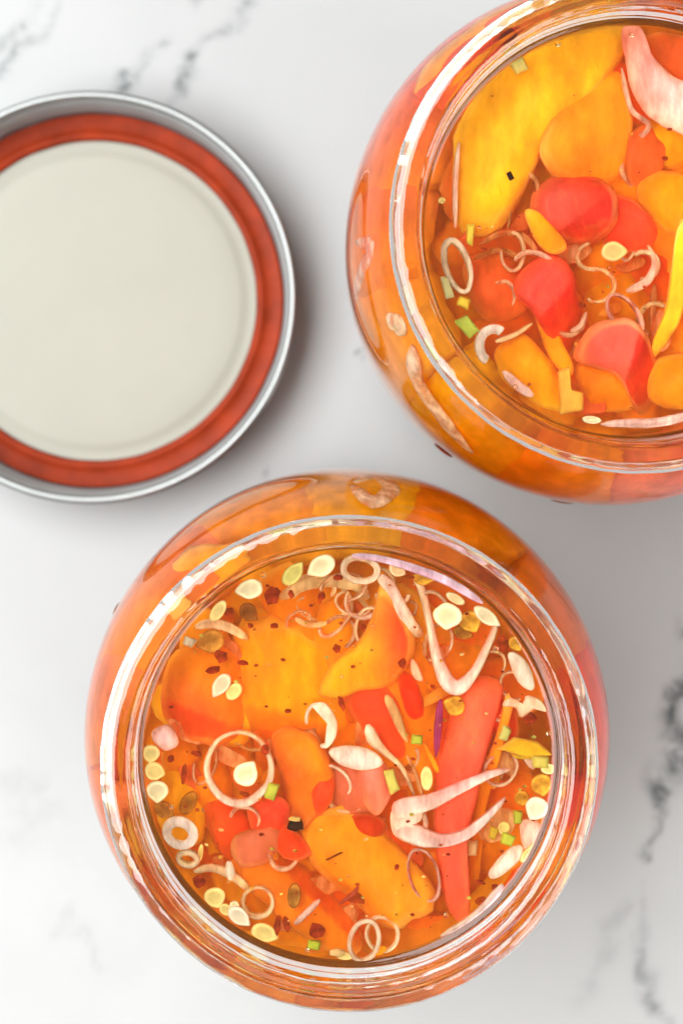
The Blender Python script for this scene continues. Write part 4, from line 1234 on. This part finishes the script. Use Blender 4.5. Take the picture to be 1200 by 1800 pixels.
# ---- small soft scraps of pepper skin and onion film between the big pieces
for jar, cx, cy, rr, cnt in (('L', 600, 1350, 290, 46), ('U', 1080, 440, 280, 26)):
    for k in range(cnt):
        a = k * 2.39996 + 0.7
        r = rr * sqrt((k + 0.5) / cnt)
        x, y = cx + r * cos(a), cy + r * sin(a)
        ln, ro = rng.uniform(22, 46), rng.uniform(0, pi)
        o = []
        for q in range(8):
            b = 2 * pi * q / 8
            u, v = ln * cos(b) * rng.uniform(.7, 1.2), ln * rng.uniform(.3, .6) * sin(b)
            o.append((x + u * cos(ro) - v * sin(ro), y + u * sin(ro) + v * cos(ro)))
        c, t = rng.choice([((0.95, 0.40, 0.22), 'peach onion film'), ((0.92, 0.14, 0.06), 'thin scarlet skin scrap'), ((0.98, 0.34, 0.05), 'thin orange skin scrap'), ((0.95, 0.50, 0.34), 'pink onion film')])
        if 'film' in t:
            oni(jar, o, rng.uniform(5, 8.5), 0.9, c, t, mat=M_ONION_CLEAR, rough=1.0, curl=rng.uniform(.5, 1.6), jag=0.15, n=30, crisp=12)
        else:
            slab('pepper_scrap', jar, o, rng.uniform(5, 8.5), 0.9, c, M_PEPPER, t, 'bell pepper', GP, rough=1.0, curl=rng.uniform(.5, 1.6), jag=0.15, n=30, crisp=12)

# ---- wisps of onion drifting between the larger things
for jar, x, y in [('L', 548, 1036), ('L', 604, 1034), ('L', 524, 1092), ('L', 640, 1056), ('L', 668, 1024), ('L', 706, 1074), ('L', 762, 1066), ('L', 862, 1170), ('L', 590, 1086),
                  ('L', 620, 1060), ('L', 690, 1046), ('L', 650, 1104), ('L', 596, 1112), ('L', 540, 1322), ('L', 612, 1402), ('L', 644, 1432), ('L', 590, 1372), ('L', 724, 1446), ('L', 880, 1352),
                  ('L', 858, 1296), ('L', 700, 1342), ('L', 824, 1252), ('L', 902, 1206), ('L', 360, 1345), ('L', 500, 1500), ('L', 430, 1440), ('L', 770, 1130), ('L', 540, 1400),
                  ('U', 900, 442), ('U', 940, 474), ('U', 1050, 502), ('U', 1100, 422), ('U', 1132, 466), ('U', 1000, 566), ('U', 880, 522), ('U', 1150, 562), ('U', 860, 360), ('U', 1040, 450)]:
    a = rng.uniform(0, 360)
    ring(jar, x, y, rng.uniform(22, 40), rng.uniform(16, 30), a, rng.uniform(3.4, 6.5), rng.uniform(5, 9), 1.4, rng.choice((PEACH, PINK, (0.97, 0.60, 0.44))),
         'wispy translucent onion curl', w2=rng.uniform(7, 13), mat=rng.choice((M_ONION, M_ONION_CLEAR)), arcs=(0, rng.uniform(150, 290)), tilt=rng.uniform(-1.5, 1.5))

# ---- specks of spice afloat, too small and too many to count
for jar, cx, cy, cnt in (('L', 612, 1333, 150), ('U', 1110, 400, 50)):
    verts, faces, tones = [], [], []
    C = JARS[jar]
    for k in range(cnt):
        a, r = rng.uniform(0, 2 * pi), 350 * sqrt(rng.uniform(0.05, 0.98))
        p = under(cx + r * cos(a), cy + r * sin(a), rng.uniform(0.5, 2.6)) - C
        sz, c = rng.uniform(0.15, 0.5) * MM, rng.choice([(0.45, 0.05, 0.01), (0.55, 0.10, 0.01), (0.92, 0.66, 0.25), (0.80, 0.40, 0.05), (0.30, 0.03, 0.01), (0.60, 0.55, 0.10)])
        b = len(verts)
        q = rng.uniform(0, pi)
        for h in (0.5, -0.5):
            for i in range(5):
                t = q + 2 * pi * i / 5
                e = sz * rng.uniform(.6, 1.3)
                verts.append((p.x + e * cos(t), p.y + e * 0.7 * sin(t), p.z + h * sz * 0.8))
                tones.append(c)
        faces.append(tuple(range(b, b + 5)))
        faces.append(tuple(reversed(range(b + 5, b + 10))))
        for i in range(5):
            j = (i + 1) % 5
            faces.append((b + i, b + 5 + i, b + 5 + j, b + j))
    o = link('spice_specks', verts, faces, M_FLAKE, (C.x, C.y, C.z), tones=tones, smooth=False)
    tag(o, 'fine red and tan spice specks floating in the ' + ('lower' if jar == 'L' else 'upper') + ' jar', 'spice', kind='stuff')

# ---- tiny bubbles standing on the brine
for k, (jar, x, y, r) in enumerate([('L', 462, 1010, .5), ('L', 300, 1420, .45), ('L', 540, 1672, .4), ('L', 784, 1610, .45), ('L', 872, 1140, .5), ('L', 655, 1100, .35), ('L', 965, 1290, .5), ('L', 600, 1190, .35),
                                    ('U', 980, 76, .5), ('U', 842, 400, .35), ('U', 905, 680, .45), ('U', 1070, 470, .35), ('U', 1110, 60, .45)]):
    p = at(x, y, BRINE_Z * MM)
    b = lathe('bubble', [(0, r * 0.75), (r * .5, r * .62), (r * .85, r * .3), (r, 0.02), (r * 1.05, -0.08), (0, -0.08)][::-1], M_DROP_CLEAR, 14, p)
    c = JARS[jar]
    SEEN.setdefault('tiny bubble ' + where(jar, p.x, p.y), []).append(b)
    tag(b, 'tiny bubble ' + where(jar, p.x, p.y), 'bubble', 'bubbles on the brine')

# ---- oily drips on the outside of the glass


def drip(jar, ang, z, w, h, what):
    c = JARS[jar]
    a = pi / 2 - radians(ang)
    tab = [(12, 46.8), (30, 48.6), (55, 49.6), (74, 49.7), (86, 49.0), (94, 47.2)]
    r = 49.5
    for (z0, r0), (z1, r1) in zip(tab[:-1], tab[1:]):
        if z0 <= z <= z1:
            r = r0 + (r1 - r0) * (z - z0) / (z1 - z0)
    base = Vector((c.x + r * MM * cos(a), c.y + r * MM * sin(a), z * MM))
    o_, t_ = Vector((cos(a), sin(a), 0)), Vector((-sin(a), cos(a), 0))
    verts, faces, n, m = [], [], 16, 8
    for j in range(m + 1):
        th = pi * j / m
        for i in range(n):
            ph = 2 * pi * i / n
            k = 1 + 0.12 * noise.noise(Vector((cos(ph), sin(ph), z + ang)))
            v = t_ * (w / 2 * sin(th) * cos(ph) * k) + Vector((0, 0, h / 2 * sin(th) * sin(ph) * k)) + o_ * (0.45 * cos(th))
            verts.append(tuple(v * MM))
    for j in range(m):
        for i in range(n):
            faces.append((j * n + i, (j + 1) * n + i, (j + 1) * n + (i + 1) % n, j * n + (i + 1) % n))
    o = link('brine_drip', verts, faces, M_DROP, base)
    tag(o, what, 'drip', 'brine drips on the outside of the glass')


drip('L', -63, 72, 3.0, 5, 'dark brine drip on the outside of the lower jar at ten o\'clock')
drip('U', -142, 70, 4.5, 4, 'brine drip on the outside of the upper jar near half past seven')
drip('U', -172, 66, 5, 5, 'brine drip on the outside of the upper jar near six')

# ------------------------------------------------------------------ labels that would still be shared get told apart by depth
for lab, objs in SEEN.items():
    if len(objs) > 1:
        objs.sort(key=lambda o: -o.location.z)
        names = ['higher', 'deeper'] if len(objs) == 2 else ['highest', 'second highest', 'third highest', 'fourth highest', 'fifth highest', 'sixth highest', 'seventh highest']
        for k, o in enumerate(objs):
            o['label'] = names[min(k, 6)] + ' ' + lab
for lab, objs in SEEN.items():
    for o in objs:
        w = o['label'].split()
        if len(w) > 16:
            o['label'] = o['label'].replace('against the glass at ', 'at ').replace('near the middle at ', 'at ')
        if len(o['label'].split()) > 16:
            o['label'] = o['label'].replace(" o'clock", '').replace('half past ', '')
